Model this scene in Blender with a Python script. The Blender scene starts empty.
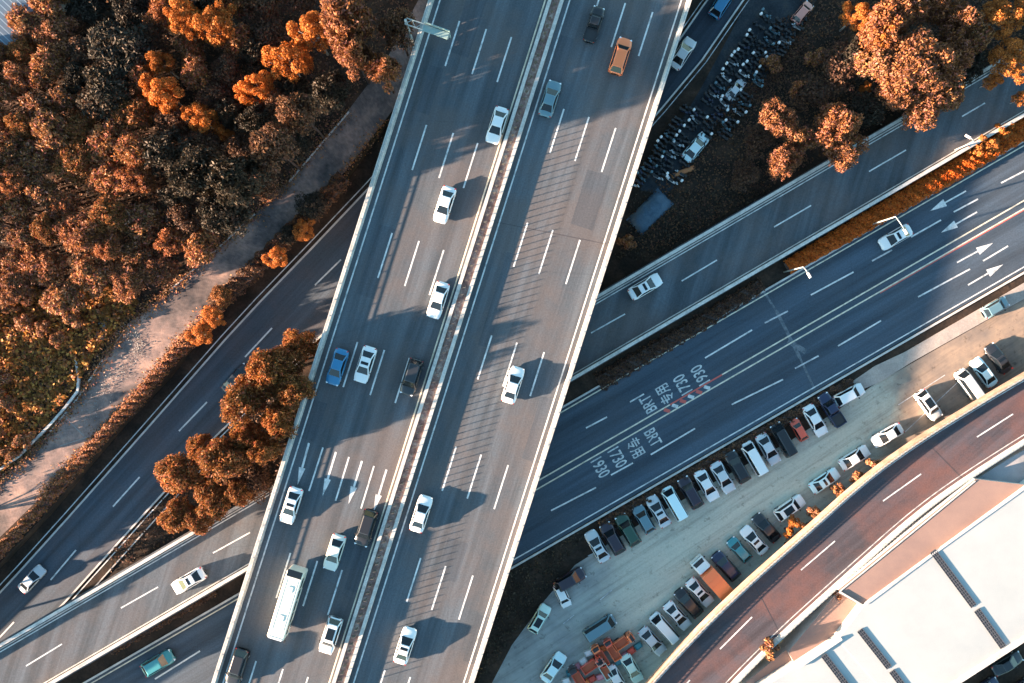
import bpy, math, random
import numpy as np
from mathutils import Vector, Matrix

# ------------------------------------------------------------------ camera, sky, sun, exposure
SC = bpy.context.scene
COL = SC.collection
CAM_H = 120.0
F_PX = 900.0
cam = bpy.data.cameras.new('camera')
cam.sensor_width = 36.0
cam.lens = F_PX / 1024.0 * 36.0
cam.clip_start = 1.0
cam.clip_end = 3000.0
cam_o = bpy.data.objects.new('camera', cam)
cam_o.location = (0, 0, CAM_H)
cam_o.rotation_euler = (0, 0, 0)
COL.objects.link(cam_o)
SC.camera = cam_o

SUN_EL = math.radians(10.6)
SUN_DIR = math.radians(16.0)          # shadows fall towards this world angle (0 = +x, right in the picture)
wd = bpy.data.worlds.new('World')
SC.world = wd
wd.use_nodes = True
wn = wd.node_tree
bg = wn.nodes['Background']
sky = wn.nodes.new('ShaderNodeTexSky')
sky.sky_type = 'NISHITA'
sky.sun_disc = False
sky.sun_elevation = SUN_EL
# direction to the sun: angle 180+16 from +x ; nishita rotation measured from +y, clockwise
sun_az = SUN_DIR + math.pi
sky.sun_rotation = (math.pi / 2 - sun_az) % (2 * math.pi)
sky.air_density = 1.0
sky.dust_density = 0.6
sky.ozone_density = 2.0
tint = wn.nodes.new('ShaderNodeMix'); tint.data_type = 'RGBA'; tint.blend_type = 'MULTIPLY'; tint.inputs[0].default_value = 1.0
tint.inputs[7].default_value = (0.90, 1.05, 0.95, 1)
wn.links.new(sky.outputs[0], tint.inputs[6]); wn.links.new(tint.outputs[2], bg.inputs[0])
bg.inputs[1].default_value = 0.07

sl = bpy.data.lights.new('sun', 'SUN')
sl.energy = 5.0
sl.angle = math.radians(0.7)
sl.color = (1.0, 0.70, 0.50)
so = bpy.data.objects.new('sun', sl)
sd = Vector((math.cos(SUN_DIR) * math.cos(SUN_EL), math.sin(SUN_DIR) * math.cos(SUN_EL), -math.sin(SUN_EL)))
so.rotation_euler = sd.to_track_quat('-Z', 'Y').to_euler()
so.location = (-80, -20, 60)
COL.objects.link(so)

SC.view_settings.view_transform = 'Standard'
SC.view_settings.look = 'None'
SC.view_settings.gamma = 1.0
SC.view_settings.exposure = 3.05
SC.cycles.max_bounces = 5

# ------------------------------------------------------------------ coordinates and tagging
def P(u, v, z=0.0):
    k = (CAM_H - z) / F_PX
    return Vector(((u - 512.0) * k, (341.5 - v) * k, z))

def tag(o, label=None, cat=None, group=None, kind=None):
    if label: o['label'] = label
    if cat: o['category'] = cat
    if group: o['group'] = group
    if kind: o['kind'] = kind
    return o

def empty(name, loc=(0, 0, 0), rz=0.0):
    o = bpy.data.objects.new(name, None)
    o.empty_display_size = 0.3
    o.location = loc
    o.rotation_euler = (0, 0, rz)
    COL.objects.link(o)
    return o

def link(name, me, parent=None, loc=None, rz=0.0):
    o = bpy.data.objects.new(name, me)
    COL.objects.link(o)
    if parent: o.parent = parent
    if loc is not None: o.location = loc
    if rz: o.rotation_euler = (0, 0, rz)
    return o

def dup(root, loc, rz=0.0, sc=None, mats=None):
    """copy of a thing with its parts and sub-parts; mats = {part name stem: material}"""
    r = root.copy(); COL.objects.link(r)
    r.location = loc; r.rotation_euler = (0, 0, rz)
    if sc is not None: r.scale = sc
    for ch in list(root.children):
        c = ch.copy(); COL.objects.link(c); c.parent = r
        for g in list(ch.children):
            d = g.copy(); COL.objects.link(d); d.parent = c
    return r

def override(o, mat):
    if o.data and len(o.material_slots):
        o.material_slots[0].link = 'OBJECT'
        o.material_slots[0].material = mat

# ------------------------------------------------------------------ materials
def newmat(name):
    m = bpy.data.materials.new(name); m.use_nodes = True
    nt = m.node_tree
    return m, nt, nt.nodes['Principled BSDF']

def plain(name, col, rough=0.6, metal=0.0, spec=0.5, coat=0.0):
    m, nt, b = newmat(name)
    b.inputs['Base Color'].default_value = (*col, 1)
    b.inputs['Roughness'].default_value = rough
    b.inputs['Metallic'].default_value = metal
    b.inputs['Coat Weight'].default_value = coat
    b.inputs['Coat Roughness'].default_value = 0.08
    b.inputs['Specular IOR Level'].default_value = spec
    return m

def ramp(nt, fac, stops):
    r = nt.nodes.new('ShaderNodeValToRGB')
    e = r.color_ramp.elements
    while len(e) < len(stops): e.new(0.5)
    for el, (p, c) in zip(e, stops):
        el.position = p; el.color = (*c, 1)
    nt.links.new(fac, r.inputs[0])
    return r.outputs[0]

def noise(nt, vec, scale, detail=4, rough=0.6):
    n = nt.nodes.new('ShaderNodeTexNoise')
    n.inputs['Scale'].default_value = scale
    n.inputs['Detail'].default_value = detail
    n.inputs['Roughness'].default_value = rough
    if vec is not None: nt.links.new(vec, n.inputs['Vector'])
    return n.outputs['Fac']

def mapped(nt, ang=0.0, scale=(1, 1, 1)):
    tc = nt.nodes.new('ShaderNodeTexCoord')
    m1 = nt.nodes.new('ShaderNodeMapping'); m1.vector_type = 'POINT'
    m1.inputs['Rotation'].default_value = (0, 0, -ang)
    m2 = nt.nodes.new('ShaderNodeMapping')
    m2.inputs['Scale'].default_value = scale
    nt.links.new(tc.outputs['Object'], m1.inputs[0]); nt.links.new(m1.outputs[0], m2.inputs[0])
    return m2.outputs[0], tc.outputs['Object']

def mix(nt, a, b, f, mode='MIX'):
    x = nt.nodes.new('ShaderNodeMix'); x.data_type = 'RGBA'; x.blend_type = mode
    for s, v in ((x.inputs[6], a), (x.inputs[7], b)):
        if isinstance(v, tuple): s.default_value = (*v, 1)
        else: nt.links.new(v, s)
    if isinstance(f, (int, float)): x.inputs[0].default_value = f
    else: nt.links.new(f, x.inputs[0])
    return x.outputs[2]

def asphalt(name, base, ang, patch=0.35, warm=(0.10, 0.075, 0.07)):
    """worn asphalt: fine grain, blotches, wear streaks running along the road direction"""
    m, nt, b = newmat(name)
    along, oc = mapped(nt, ang, (0.02, 0.55, 1))
    streak = noise(nt, along, 1.0, 5, 0.65)
    blot = noise(nt, oc, 0.10, 8, 0.66)
    grain = noise(nt, oc, 5.0, 4, 0.75)
    lo = tuple(c * 0.72 for c in base); hi = tuple(c * 1.35 for c in base)
    c1 = ramp(nt, streak, [(0.38, lo), (0.5, base), (0.62, hi)])
    f = ramp(nt, blot, [(0.42, (0, 0, 0)), (0.60, (patch,) * 3)])
    c2 = mix(nt, c1, warm, f)
    g = ramp(nt, grain, [(0.25, (0.74,) * 3), (0.75, (1.28,) * 3)])
    c3 = mix(nt, c2, g, 1.0, 'MULTIPLY')
    # rectangular-ish repair seams: thin dark cracks
    vo = nt.nodes.new('ShaderNodeTexVoronoi'); vo.feature = 'DISTANCE_TO_EDGE'
    vo.inputs['Scale'].default_value = 0.07
    wv = nt.nodes.new('ShaderNodeMapping'); nt.links.new(oc, wv.inputs[0])
    nt.links.new(wv.outputs[0], vo.inputs['Vector'])
    cr = ramp(nt, vo.outputs['Distance'], [(0.0, (0.72,) * 3), (0.006, (1,) * 3)])
    c4 = mix(nt, c3, cr, 0.35, 'MULTIPLY')
    nt.links.new(c4, b.inputs['Base Color'])
    b.inputs['Roughness'].default_value = 0.85
    b.inputs['Specular IOR Level'].default_value = 0.25
    bp = nt.nodes.new('ShaderNodeBump'); bp.inputs['Strength'].default_value = 0.25
    bp.inputs['Distance'].default_value = 0.02
    nt.links.new(noise(nt, oc, 14.0, 3), bp.inputs['Height']); nt.links.new(bp.outputs[0], b.inputs['Normal'])
    return m

def blotchy(name, stops, scale=0.3, grain=6.0, gs=0.25, rough=0.9, bump=0.0):
    m, nt, b = newmat(name)
    _, oc = mapped(nt)
    f = noise(nt, oc, scale, 7, 0.65)
    c = ramp(nt, f, stops)
    g = ramp(nt, noise(nt, oc, grain, 4, 0.7), [(0.25, (1 - gs,) * 3), (0.75, (1 + gs,) * 3)])
    c = mix(nt, c, g, 1.0, 'MULTIPLY')
    nt.links.new(c, b.inputs['Base Color'])
    b.inputs['Roughness'].default_value = rough
    b.inputs['Specular IOR Level'].default_value = 0.2
    if bump:
        bp = nt.nodes.new('ShaderNodeBump'); bp.inputs['Strength'].default_value = 0.6
        bp.inputs['Distance'].default_value = bump
        nt.links.new(noise(nt, oc, grain * 0.5, 5), bp.inputs['Height']); nt.links.new(bp.outputs[0], b.inputs['Normal'])
    return m

def leafmat(name, cols, trans=0.25):
    """every leaf clump its own tint (per island)"""
    m, nt, b = newmat(name)
    geo = nt.nodes.new('ShaderNodeNewGeometry')
    oi = nt.nodes.new('ShaderNodeObjectInfo')
    n = len(cols)
    c = ramp(nt, geo.outputs['Random Per Island'], [(i / max(1, n - 1), cc) for i, cc in enumerate(cols)])
    t = ramp(nt, oi.outputs['Random'], [(0, (0.80, 0.78, 0.8)), (0.5, (1, 1, 1)), (1, (1.15, 1.05, 0.95))])
    c = mix(nt, c, t, 1.0, 'MULTIPLY')
    nt.links.new(c, b.inputs['Base Color'])
    b.inputs['Roughness'].default_value = 0.7
    b.inputs['Specular IOR Level'].default_value = 0.25
    tr = nt.nodes.new('ShaderNodeBsdfTranslucent'); nt.links.new(c, tr.inputs[0])
    ms = nt.nodes.new('ShaderNodeMixShader'); ms.inputs[0].default_value = trans
    nt.links.new(b.outputs[0], ms.inputs[1]); nt.links.new(tr.outputs[0], ms.inputs[2])
    nt.links.new(ms.outputs[0], nt.nodes['Material Output'].inputs[0])
    return m

A_BR = math.radians(72.4)     # bridge axis
A_R = math.radians(30.1)      # the two parallel right-hand roads
A_L = math.radians(47)
M = {}
M['asph_bridge'] = asphalt('asphalt_bridge', (0.072, 0.086, 0.100), A_BR, 0.6, (0.115, 0.095, 0.088))
M['asph_road'] = asphalt('asphalt_road', (0.048, 0.070, 0.096), A_R, 0.3, (0.075, 0.08, 0.09))
M['asph_left'] = asphalt('asphalt_left', (0.055, 0.072, 0.092), A_L, 0.4)
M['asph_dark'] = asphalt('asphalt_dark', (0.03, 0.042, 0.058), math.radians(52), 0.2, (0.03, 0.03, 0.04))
M['asph_patch'] = asphalt('asphalt_patch', (0.062, 0.074, 0.088), A_BR, 0.4, (0.09, 0.078, 0.076))
M['asph_red'] = asphalt('asphalt_red', (0.062, 0.055, 0.064), math.radians(40), 0.85, (0.135, 0.068, 0.06))
M['old_road'] = blotchy('old_concrete_road', [(0.32, (0.06, 0.055, 0.058)), (0.46, (0.14, 0.112, 0.105)), (0.55, (0.23, 0.165, 0.145)), (0.66, (0.36, 0.24, 0.19))], 0.22, 3.5, 0.35)
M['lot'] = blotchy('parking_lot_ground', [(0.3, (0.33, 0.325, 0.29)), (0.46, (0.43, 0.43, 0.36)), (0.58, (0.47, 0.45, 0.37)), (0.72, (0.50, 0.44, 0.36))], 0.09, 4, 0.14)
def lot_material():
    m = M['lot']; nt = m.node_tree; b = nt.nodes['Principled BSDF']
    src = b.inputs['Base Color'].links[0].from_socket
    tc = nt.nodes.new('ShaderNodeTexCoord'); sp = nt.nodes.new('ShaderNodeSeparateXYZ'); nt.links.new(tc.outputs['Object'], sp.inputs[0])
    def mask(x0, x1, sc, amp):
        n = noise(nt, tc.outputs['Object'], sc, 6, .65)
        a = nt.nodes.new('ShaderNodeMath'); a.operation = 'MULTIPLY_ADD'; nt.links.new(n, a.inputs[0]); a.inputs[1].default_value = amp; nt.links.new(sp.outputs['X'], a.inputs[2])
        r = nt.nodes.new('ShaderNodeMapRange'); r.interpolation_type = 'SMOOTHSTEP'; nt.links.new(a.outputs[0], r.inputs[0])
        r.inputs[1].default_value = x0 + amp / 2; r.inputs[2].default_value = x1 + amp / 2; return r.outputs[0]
    gr = ramp(nt, noise(nt, tc.outputs['Object'], .35, 6, .65), [(0.3, (0.17, 0.145, 0.13)), (0.5, (0.25, 0.195, 0.155)), (0.66, (0.32, 0.24, 0.18))])  # sandy tone at the right, set darker to tame the overexposed sunlit corner
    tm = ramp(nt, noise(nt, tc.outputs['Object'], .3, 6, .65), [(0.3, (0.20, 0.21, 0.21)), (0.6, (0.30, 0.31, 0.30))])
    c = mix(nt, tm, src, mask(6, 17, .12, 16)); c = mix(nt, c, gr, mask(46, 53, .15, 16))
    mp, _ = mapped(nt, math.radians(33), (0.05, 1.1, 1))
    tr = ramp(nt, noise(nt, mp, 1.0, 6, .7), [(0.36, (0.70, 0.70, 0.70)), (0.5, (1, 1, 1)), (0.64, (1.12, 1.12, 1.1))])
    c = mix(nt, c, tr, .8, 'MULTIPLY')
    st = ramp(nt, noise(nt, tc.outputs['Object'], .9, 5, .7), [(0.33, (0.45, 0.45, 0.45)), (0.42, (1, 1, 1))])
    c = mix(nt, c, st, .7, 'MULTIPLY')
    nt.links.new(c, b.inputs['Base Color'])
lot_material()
M['sand'] = blotchy('sand', [(0.3, (0.25, 0.20, 0.17)), (0.5, (0.36, 0.25, 0.17)), (0.7, (0.42, 0.28, 0.18))], 0.2, 4, 0.15)
M['old_tarmac'] = blotchy('old_tarmac', [(0.3, (0.15, 0.17, 0.18)), (0.6, (0.26, 0.27, 0.27))], 0.2, 4, 0.2)
M['path'] = blotchy('footpath', [(0.3, (0.27, 0.24, 0.22)), (0.6, (0.38, 0.33, 0.29))], 0.4, 5, 0.2)
M['paint'] = blotchy('road_paint', [(0.3, (0.24, 0.26, 0.27)), (0.48, (0.55, 0.56, 0.55)), (0.65, (0.66, 0.66, 0.65))], 1.1, 9, 0.3, 0.7)
M['paint_worn'] = blotchy('road_paint_worn', [(0.35, (0.22, 0.24, 0.26)), (0.6, (0.55, 0.55, 0.55))], 1.2, 10, 0.3, 0.7)
M['paint_yellow'] = blotchy('road_paint_cream', [(0.35, (0.45, 0.40, 0.30)), (0.6, (0.68, 0.62, 0.5))], 1.5, 10, 0.2, 0.7)
M['paint_text'] = blotchy('road_lettering', [(0.35, (0.28, 0.31, 0.32)), (0.6, (0.55, 0.57, 0.56))], 1.5, 9, 0.3, 0.7)
M['paint_red'] = plain('road_paint_red', (0.5, 0.10, 0.08), 0.7)
M['paint_green'] = plain('road_paint_green', (0.035, 0.10, 0.085), 0.8)
M['concrete'] = blotchy('concrete', [(0.3, (0.38, 0.37, 0.35)), (0.6, (0.58, 0.56, 0.53))], 0.5, 6, 0.18)
M['concrete_white'] = blotchy('concrete_white', [(0.3, (0.33, 0.32, 0.30)), (0.5, (0.50, 0.48, 0.45)), (0.7, (0.60, 0.57, 0.53))], 0.9, 5, 0.25)
M['concrete_dark'] = blotchy('concrete_dark', [(0.3, (0.16, 0.16, 0.16)), (0.6, (0.26, 0.26, 0.25))], 0.5, 6, 0.2)
M['kerb_orange'] = blotchy('kerb_ochre', [(0.3, (0.26, 0.17, 0.12)), (0.5, (0.38, 0.26, 0.19)), (0.7, (0.48, 0.36, 0.28))], 0.6, 5, 0.25)
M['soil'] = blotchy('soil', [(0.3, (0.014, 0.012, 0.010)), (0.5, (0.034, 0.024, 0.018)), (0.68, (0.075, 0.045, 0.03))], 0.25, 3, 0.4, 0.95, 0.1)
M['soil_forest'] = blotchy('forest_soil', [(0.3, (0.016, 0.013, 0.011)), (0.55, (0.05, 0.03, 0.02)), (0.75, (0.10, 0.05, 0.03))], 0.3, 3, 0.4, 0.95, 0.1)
M['bark'] = blotchy('bark', [(0.3, (0.05, 0.035, 0.03)), (0.6, (0.11, 0.08, 0.07))], 2, 8, 0.3)
M['bark_pale'] = blotchy('pale_bark', [(0.3, (0.22, 0.19, 0.18)), (0.6, (0.38, 0.34, 0.32))], 2, 8, 0.3)
M['leaf_russet'] = leafmat('leaves_russet', [(0.03, 0.02, 0.013), (0.24, 0.11, 0.04), (0.42, 0.175, 0.048), (0.46, 0.245, 0.16), (0.10, 0.07, 0.03), (0.36, 0.12, 0.10), (0.05, 0.035, 0.02), (0.42, 0.19, 0.06), (0.15, 0.08, 0.04)])
M['leaf_pink'] = leafmat('leaves_copper', [(0.05, 0.028, 0.018), (0.25, 0.102, 0.038), (0.36, 0.158, 0.078), (0.33, 0.125, 0.03), (0.10, 0.045, 0.024), (0.30, 0.12, 0.095), (0.22, 0.095, 0.03)])
M['leaf_orange'] = leafmat('leaves_orange', [(0.36, 0.115, 0.022), (0.50, 0.17, 0.032), (0.44, 0.14, 0.025), (0.20, 0.07, 0.02), (0.54, 0.22, 0.06)])
M['leaf_dark'] = leafmat('leaves_dark', [(0.012, 0.010, 0.008), (0.030, 0.022, 0.016), (0.048, 0.036, 0.024), (0.022, 0.021, 0.012), (0.085, 0.06, 0.042)], 0.1)  # blackish green-brown leaves, darkened further to carry the wood's shade
M['leaf_olive'] = leafmat('leaves_rust_olive', [(0.04, 0.035, 0.015), (0.28, 0.115, 0.03), (0.42, 0.165, 0.045), (0.15, 0.085, 0.03), (0.37, 0.11, 0.065), (0.08, 0.06, 0.02), (0.42, 0.17, 0.06), (0.05, 0.03, 0.015)])
M['leaf_hedge'] = leafmat('leaves_hedge', [(0.62, 0.13, 0.015), (0.70, 0.17, 0.018), (0.46, 0.085, 0.012), (0.66, 0.20, 0.03)])
M['leaf_brown'] = leafmat('leaves_brown', [(0.03, 0.022, 0.017), (0.10, 0.055, 0.033), (0.20, 0.10, 0.05), (0.07, 0.042, 0.03), (0.14, 0.065, 0.05)])
M['glass'] = plain('car_glass', (0.008, 0.012, 0.016), 0.07, 0, 0.5)
M['tyre'] = plain('tyre', (0.015, 0.015, 0.016), 0.9)
M['rim'] = plain('wheel_rim', (0.4, 0.4, 0.42), 0.3, 1)
M['blackp'] = plain('black_plastic', (0.02, 0.02, 0.022), 0.5)
M['lampw'] = plain('headlamp_glass', (0.75, 0.78, 0.8), 0.1, 0, .5, 1)
M['lampr'] = plain('tail_lamp_glass', (0.45, 0.02, 0.015), 0.15, 0, .5, 1)
M['steel'] = plain('galvanised_steel', (0.30, 0.34, 0.34), 0.5, 0.2)
M['steel_teal'] = plain('sign_back_panel', (0.20, 0.29, 0.28), 0.6, 0.0)
M['roof_white'] = blotchy('roof_sheet_white', [(0.3, (0.31, 0.34, 0.345)), (0.6, (0.37, 0.39, 0.39))], 0.12, 8, 0.05, 0.6)
M['roof_pink'] = blotchy('roof_terrace_pink', [(0.35, (0.23, 0.155, 0.135)), (0.6, (0.29, 0.19, 0.155))], 0.15, 7, 0.07, 0.8)
M['roof_grey'] = blotchy('roof_grey', [(0.35, (0.20, 0.21, 0.22)), (0.6, (0.30, 0.30, 0.31))], 0.3, 7, 0.1, 0.8)
M['skylight'] = plain('skylight_dark', (0.035, 0.037, 0.04), 0.35)
M['skyframe'] = plain('skylight_frame', (0.16, 0.16, 0.17), 0.5, 0.5)
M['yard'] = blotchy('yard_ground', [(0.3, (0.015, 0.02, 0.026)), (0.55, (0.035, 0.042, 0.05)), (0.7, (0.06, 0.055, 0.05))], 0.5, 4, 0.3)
M['joint'] = plain('joint_rubber', (.05, .045, .05), .8)
M['tarp'] = blotchy('tarpaulin_blue', [(0.35, (0.05, 0.09, 0.13)), (0.6, (0.08, 0.13, 0.18))], 1, 6, 0.2, 0.6)

PAINT = {}
def paint(key):
    cols = dict(white=(0.70, 0.72, 0.72), cream=(0.68, 0.67, 0.58), silver=(0.50, 0.53, 0.55), grey=(0.16, 0.18, 0.20), dark=(0.016, 0.019, 0.024),
                black=(0.011, 0.011, 0.013), blue=(0.02, 0.17, 0.33), navy=(0.015, 0.022, 0.06), teal=(0.035, 0.22, 0.26), steel=(0.10, 0.19, 0.23),
                orange=(0.80, 0.19, 0.06), red=(0.70, 0.10, 0.05), pink=(0.62, 0.26, 0.20), green=(0.015, 0.06, 0.04), brown=(0.05, 0.03, 0.03),
                cyanwhite=(0.60, 0.78, 0.80), mint=(0.55, 0.72, 0.64), plum=(0.022, 0.014, 0.026))
    if key not in PAINT:
        c = cols[key]
        PAINT[key] = plain('car_paint_' + key, c, 0.36, 0.0, 0.5, 0.5)
    return PAINT[key]

# ------------------------------------------------------------------ mesh builder
class MB:
    def __init__(s): s.v = []; s.f = []; s.m = []; s.sm = []
    def add(s, vs, fs, mi=0, smooth=False):
        b = len(s.v); s.v.extend([tuple(v) for v in vs])
        for f in fs: s.f.append([b + i for i in f]); s.m.append(mi); s.sm.append(smooth)
    def quad(s, a, b, c, d, mi=0): s.add([a, b, c, d], [(0, 1, 2, 3)], mi)
    def box(s, c, size, rz=0.0, mi=0, taper=1.0, bev=0.0):
        hx, hy, hz = size[0] / 2, size[1] / 2, size[2] / 2
        ca, sa = math.cos(rz), math.sin(rz)
        def ring(hx, hy, z, t=1.0, cut=0.0):
            if cut > 0:
                pts = [(-hx + cut, -hy), (hx - cut, -hy), (hx, -hy + cut), (hx, hy - cut), (hx - cut, hy), (-hx + cut, hy), (-hx, hy - cut), (-hx, -hy + cut)]
            else:
                pts = [(-hx, -hy), (hx, -hy), (hx, hy), (-hx, hy)]
            return [(c[0] + (x * ca - y * sa) * t, c[1] + (x * sa + y * ca) * t, c[2] + z) for x, y in pts]
        if bev > 0:
            rs = [ring(hx, hy, -hz, 1, bev), ring(hx, hy, hz - bev * .7, taper, bev), ring(hx - bev * .7, hy - bev * .7, hz, taper, bev)]
        else:
            rs = [ring(hx, hy, -hz), ring(hx, hy, hz, taper)]
        n = len(rs[0]); vs = [p for r in rs for p in r]; fs = [tuple(range(n))[::-1]]
        for k in range(len(rs) - 1):
            for i in range(n):
                j = (i + 1) % n
                fs.append((k * n + i, k * n + j, (k + 1) * n + j, (k + 1) * n + i))
        fs.append(tuple(range((len(rs) - 1) * n, len(rs) * n)))
        s.add(vs, fs, mi)
    def prism(s, pts, z0, z1, mi=0, side=None):
        n = len(pts)
        area = sum(pts[i][0] * pts[(i + 1) % n][1] - pts[(i + 1) % n][0] * pts[i][1] for i in range(n))
        if area < 0: pts = list(pts)[::-1]
        vs = [(p[0], p[1], z0) for p in pts] + [(p[0], p[1], z1) for p in pts]
        s.add(vs, [tuple(range(n, 2 * n))], mi)
        s.add(vs, [tuple(range(n))[::-1]] + [(i, (i + 1) % n, n + (i + 1) % n, n + i) for i in range(n)], mi if side is None else side)
    def tube(s, pts, r, n=8, mi=0, cap=True):
        pts = [Vector(p) for p in pts]
        rs = r if isinstance(r, (list, tuple)) else [r] * len(pts)
        vs = []
        for i, p in enumerate(pts):
            d = (pts[min(i + 1, len(pts) - 1)] - pts[max(i - 1, 0)]).normalized()
            a = d.cross(Vector((0, 0, 1)) if abs(d.z) < .9 else Vector((1, 0, 0))).normalized(); b = d.cross(a)
            for k in range(n):
                t = 2 * math.pi * k / n
                vs.append(p + (a * math.cos(t) + b * math.sin(t)) * rs[i])
        fs = []
        for i in range(len(pts) - 1):
            for k in range(n):
                fs.append((i * n + k, i * n + (k + 1) % n, (i + 1) * n + (k + 1) % n, (i + 1) * n + k))
        if cap: fs += [tuple(range(n))[::-1], tuple(range((len(pts) - 1) * n, len(pts) * n))]
        s.add(vs, fs, mi, True)
    def ellipsoid(s, c, r, n=10, m=6, mi=0):
        vs = []; fs = []
        for i in range(m + 1):
            ph = -math.pi / 2 + math.pi * i / m
            for k in range(n):
                t = 2 * math.pi * k / n
                vs.append((c[0] + r[0] * math.cos(ph) * math.cos(t), c[1] + r[1] * math.cos(ph) * math.sin(t), c[2] + r[2] * math.sin(ph)))
        for i in range(m):
            for k in range(n):
                fs.append((i * n + k, i * n + (k + 1) % n, (i + 1) * n + (k + 1) % n, (i + 1) * n + k))
        s.add(vs, fs, mi, True)
    def mesh(s, name, mats):
        me = bpy.data.meshes.new(name)
        me.from_pydata(s.v, [], s.f)
        for m in (mats if isinstance(mats, (list, tuple)) else [mats]): me.materials.append(m)
        me.polygons.foreach_set('material_index', s.m)
        me.polygons.foreach_set('use_smooth', s.sm)
        me.update()
        return me
    def build(s, name, mats, parent=None, loc=None, rz=0.0):
        return link(name, s.mesh(name, mats), parent, loc, rz)

def strip_pts(pts, half):
    """left and right offset points of a world polyline"""
    L, R = [], []
    for i, p in enumerate(pts):
        a = pts[max(i - 1, 0)]; b = pts[min(i + 1, len(pts) - 1)]
        d = Vector((b[0] - a[0], b[1] - a[1], 0)).normalized(); n = Vector((-d.y, d.x, 0))
        L.append(Vector(p) + n * half); R.append(Vector(p) - n * half)
    return L, R

def wall_along(mb, pts, width, h0, h1, mi=0, top=None):
    """solid wall following a world polyline (z of the points = its foot level)"""
    L, R = strip_pts(pts, width / 2)
    n = len(pts); vs = []
    for a, b, p in zip(L, R, pts):
        z = p[2]; vs += [(a.x, a.y, z + h0), (b.x, b.y, z + h0), (b.x, b.y, z + h1), (a.x, a.y, z + h1)]
    fs = []; tf = []
    for i in range(n - 1):
        o = i * 4; q = o + 4
        fs += [(o + 1, q + 1, q + 2, o + 2), (o + 3, q + 3, q, o), (o, q, q + 1, o + 1)]
        tf.append((o + 2, q + 2, q + 3, o + 3))
    fs += [(0, 1, 2, 3), (n * 4 - 1, n * 4 - 2, n * 4 - 3, n * 4 - 4)]
    mb.add(vs, fs, mi); mb.add(vs, tf, mi if top is None else top)

def line_on(mb, a, b, w, mi=0, dz=0.01):
    a = Vector(a); b = Vector(b)
    d = (b - a).normalized(); n = Vector((-d.y, d.x, 0)) * w / 2; up = Vector((0, 0, dz))
    mb.quad(a - n + up, b - n + up, b + n + up, a + n + up, mi)

def arrow_on(mb, a, b, mi=0, dz=0.012, w=0.2, head=2.0, hw=0.85):
    a = Vector(a); b = Vector(b)
    d = (b - a).normalized(); n = Vector((-d.y, d.x, 0)); up = Vector((0, 0, dz))
    c = b - d * head
    line_on(mb, a, c, w, mi, dz)
    mb.add([c - n * hw / 2 + up, b + up, c + n * hw / 2 + up, c + n * w / 2 + up - d * 0.001], [(0, 1, 2)], mi)

def text_mesh(txt):
    cu = bpy.data.curves.new('t', 'FONT'); cu.body = txt; cu.align_x = 'CENTER'; cu.align_y = 'CENTER'; cu.offset = 0.012
    o = bpy.data.objects.new('t', cu); COL.objects.link(o)
    bpy.context.view_layer.update()
    dg = bpy.context.evaluated_depsgraph_get()
    me = o.evaluated_get(dg).to_mesh()
    vs = [v.co.copy() for v in me.vertices]; fs = [tuple(p.vertices) for p in me.polygons]
    o.evaluated_get(dg).to_mesh_clear()
    bpy.data.objects.remove(o); bpy.data.curves.remove(cu)
    return vs, fs

def text_on(mb, txt, centre, ang, width, height, mi=0, dz=0.014):
    vs, fs = text_mesh(txt)
    if not vs: return
    x0 = min(v.x for v in vs); x1 = max(v.x for v in vs); y0 = min(v.y for v in vs); y1 = max(v.y for v in vs)
    sx = width / (x1 - x0); sy = height / (y1 - y0); ca, sa = math.cos(ang), math.sin(ang)
    out = []
    for v in vs:
        x = (v.x - (x0 + x1) / 2) * sx; y = (v.y - (y0 + y1) / 2) * sy
        out.append((centre[0] + x * ca - y * sa, centre[1] + x * sa + y * ca, centre[2] + dz))
    mb.add(out, fs, mi)

# ------------------------------------------------------------------ ground and roads at grade
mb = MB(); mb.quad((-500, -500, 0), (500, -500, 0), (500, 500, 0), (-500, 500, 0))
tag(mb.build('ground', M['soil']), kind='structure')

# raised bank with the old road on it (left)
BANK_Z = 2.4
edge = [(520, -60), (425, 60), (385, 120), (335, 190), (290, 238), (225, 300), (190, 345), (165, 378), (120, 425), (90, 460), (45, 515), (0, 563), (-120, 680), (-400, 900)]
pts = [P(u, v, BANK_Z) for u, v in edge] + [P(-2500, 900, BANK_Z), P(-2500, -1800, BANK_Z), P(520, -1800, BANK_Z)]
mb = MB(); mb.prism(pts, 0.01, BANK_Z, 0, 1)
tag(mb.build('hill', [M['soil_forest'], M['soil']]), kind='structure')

def road_poly(name, left, right, z, mat, thick=0.0):
    n = len(left); mb = MB()
    L = [P(u, v, z) for u, v in left]; R = [P(u, v, z) for u, v in right]
    for i in range(n - 1): mb.quad(R[i], R[i + 1], L[i + 1], L[i])
    return tag(mb.build(name, mat), kind='structure')

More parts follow.
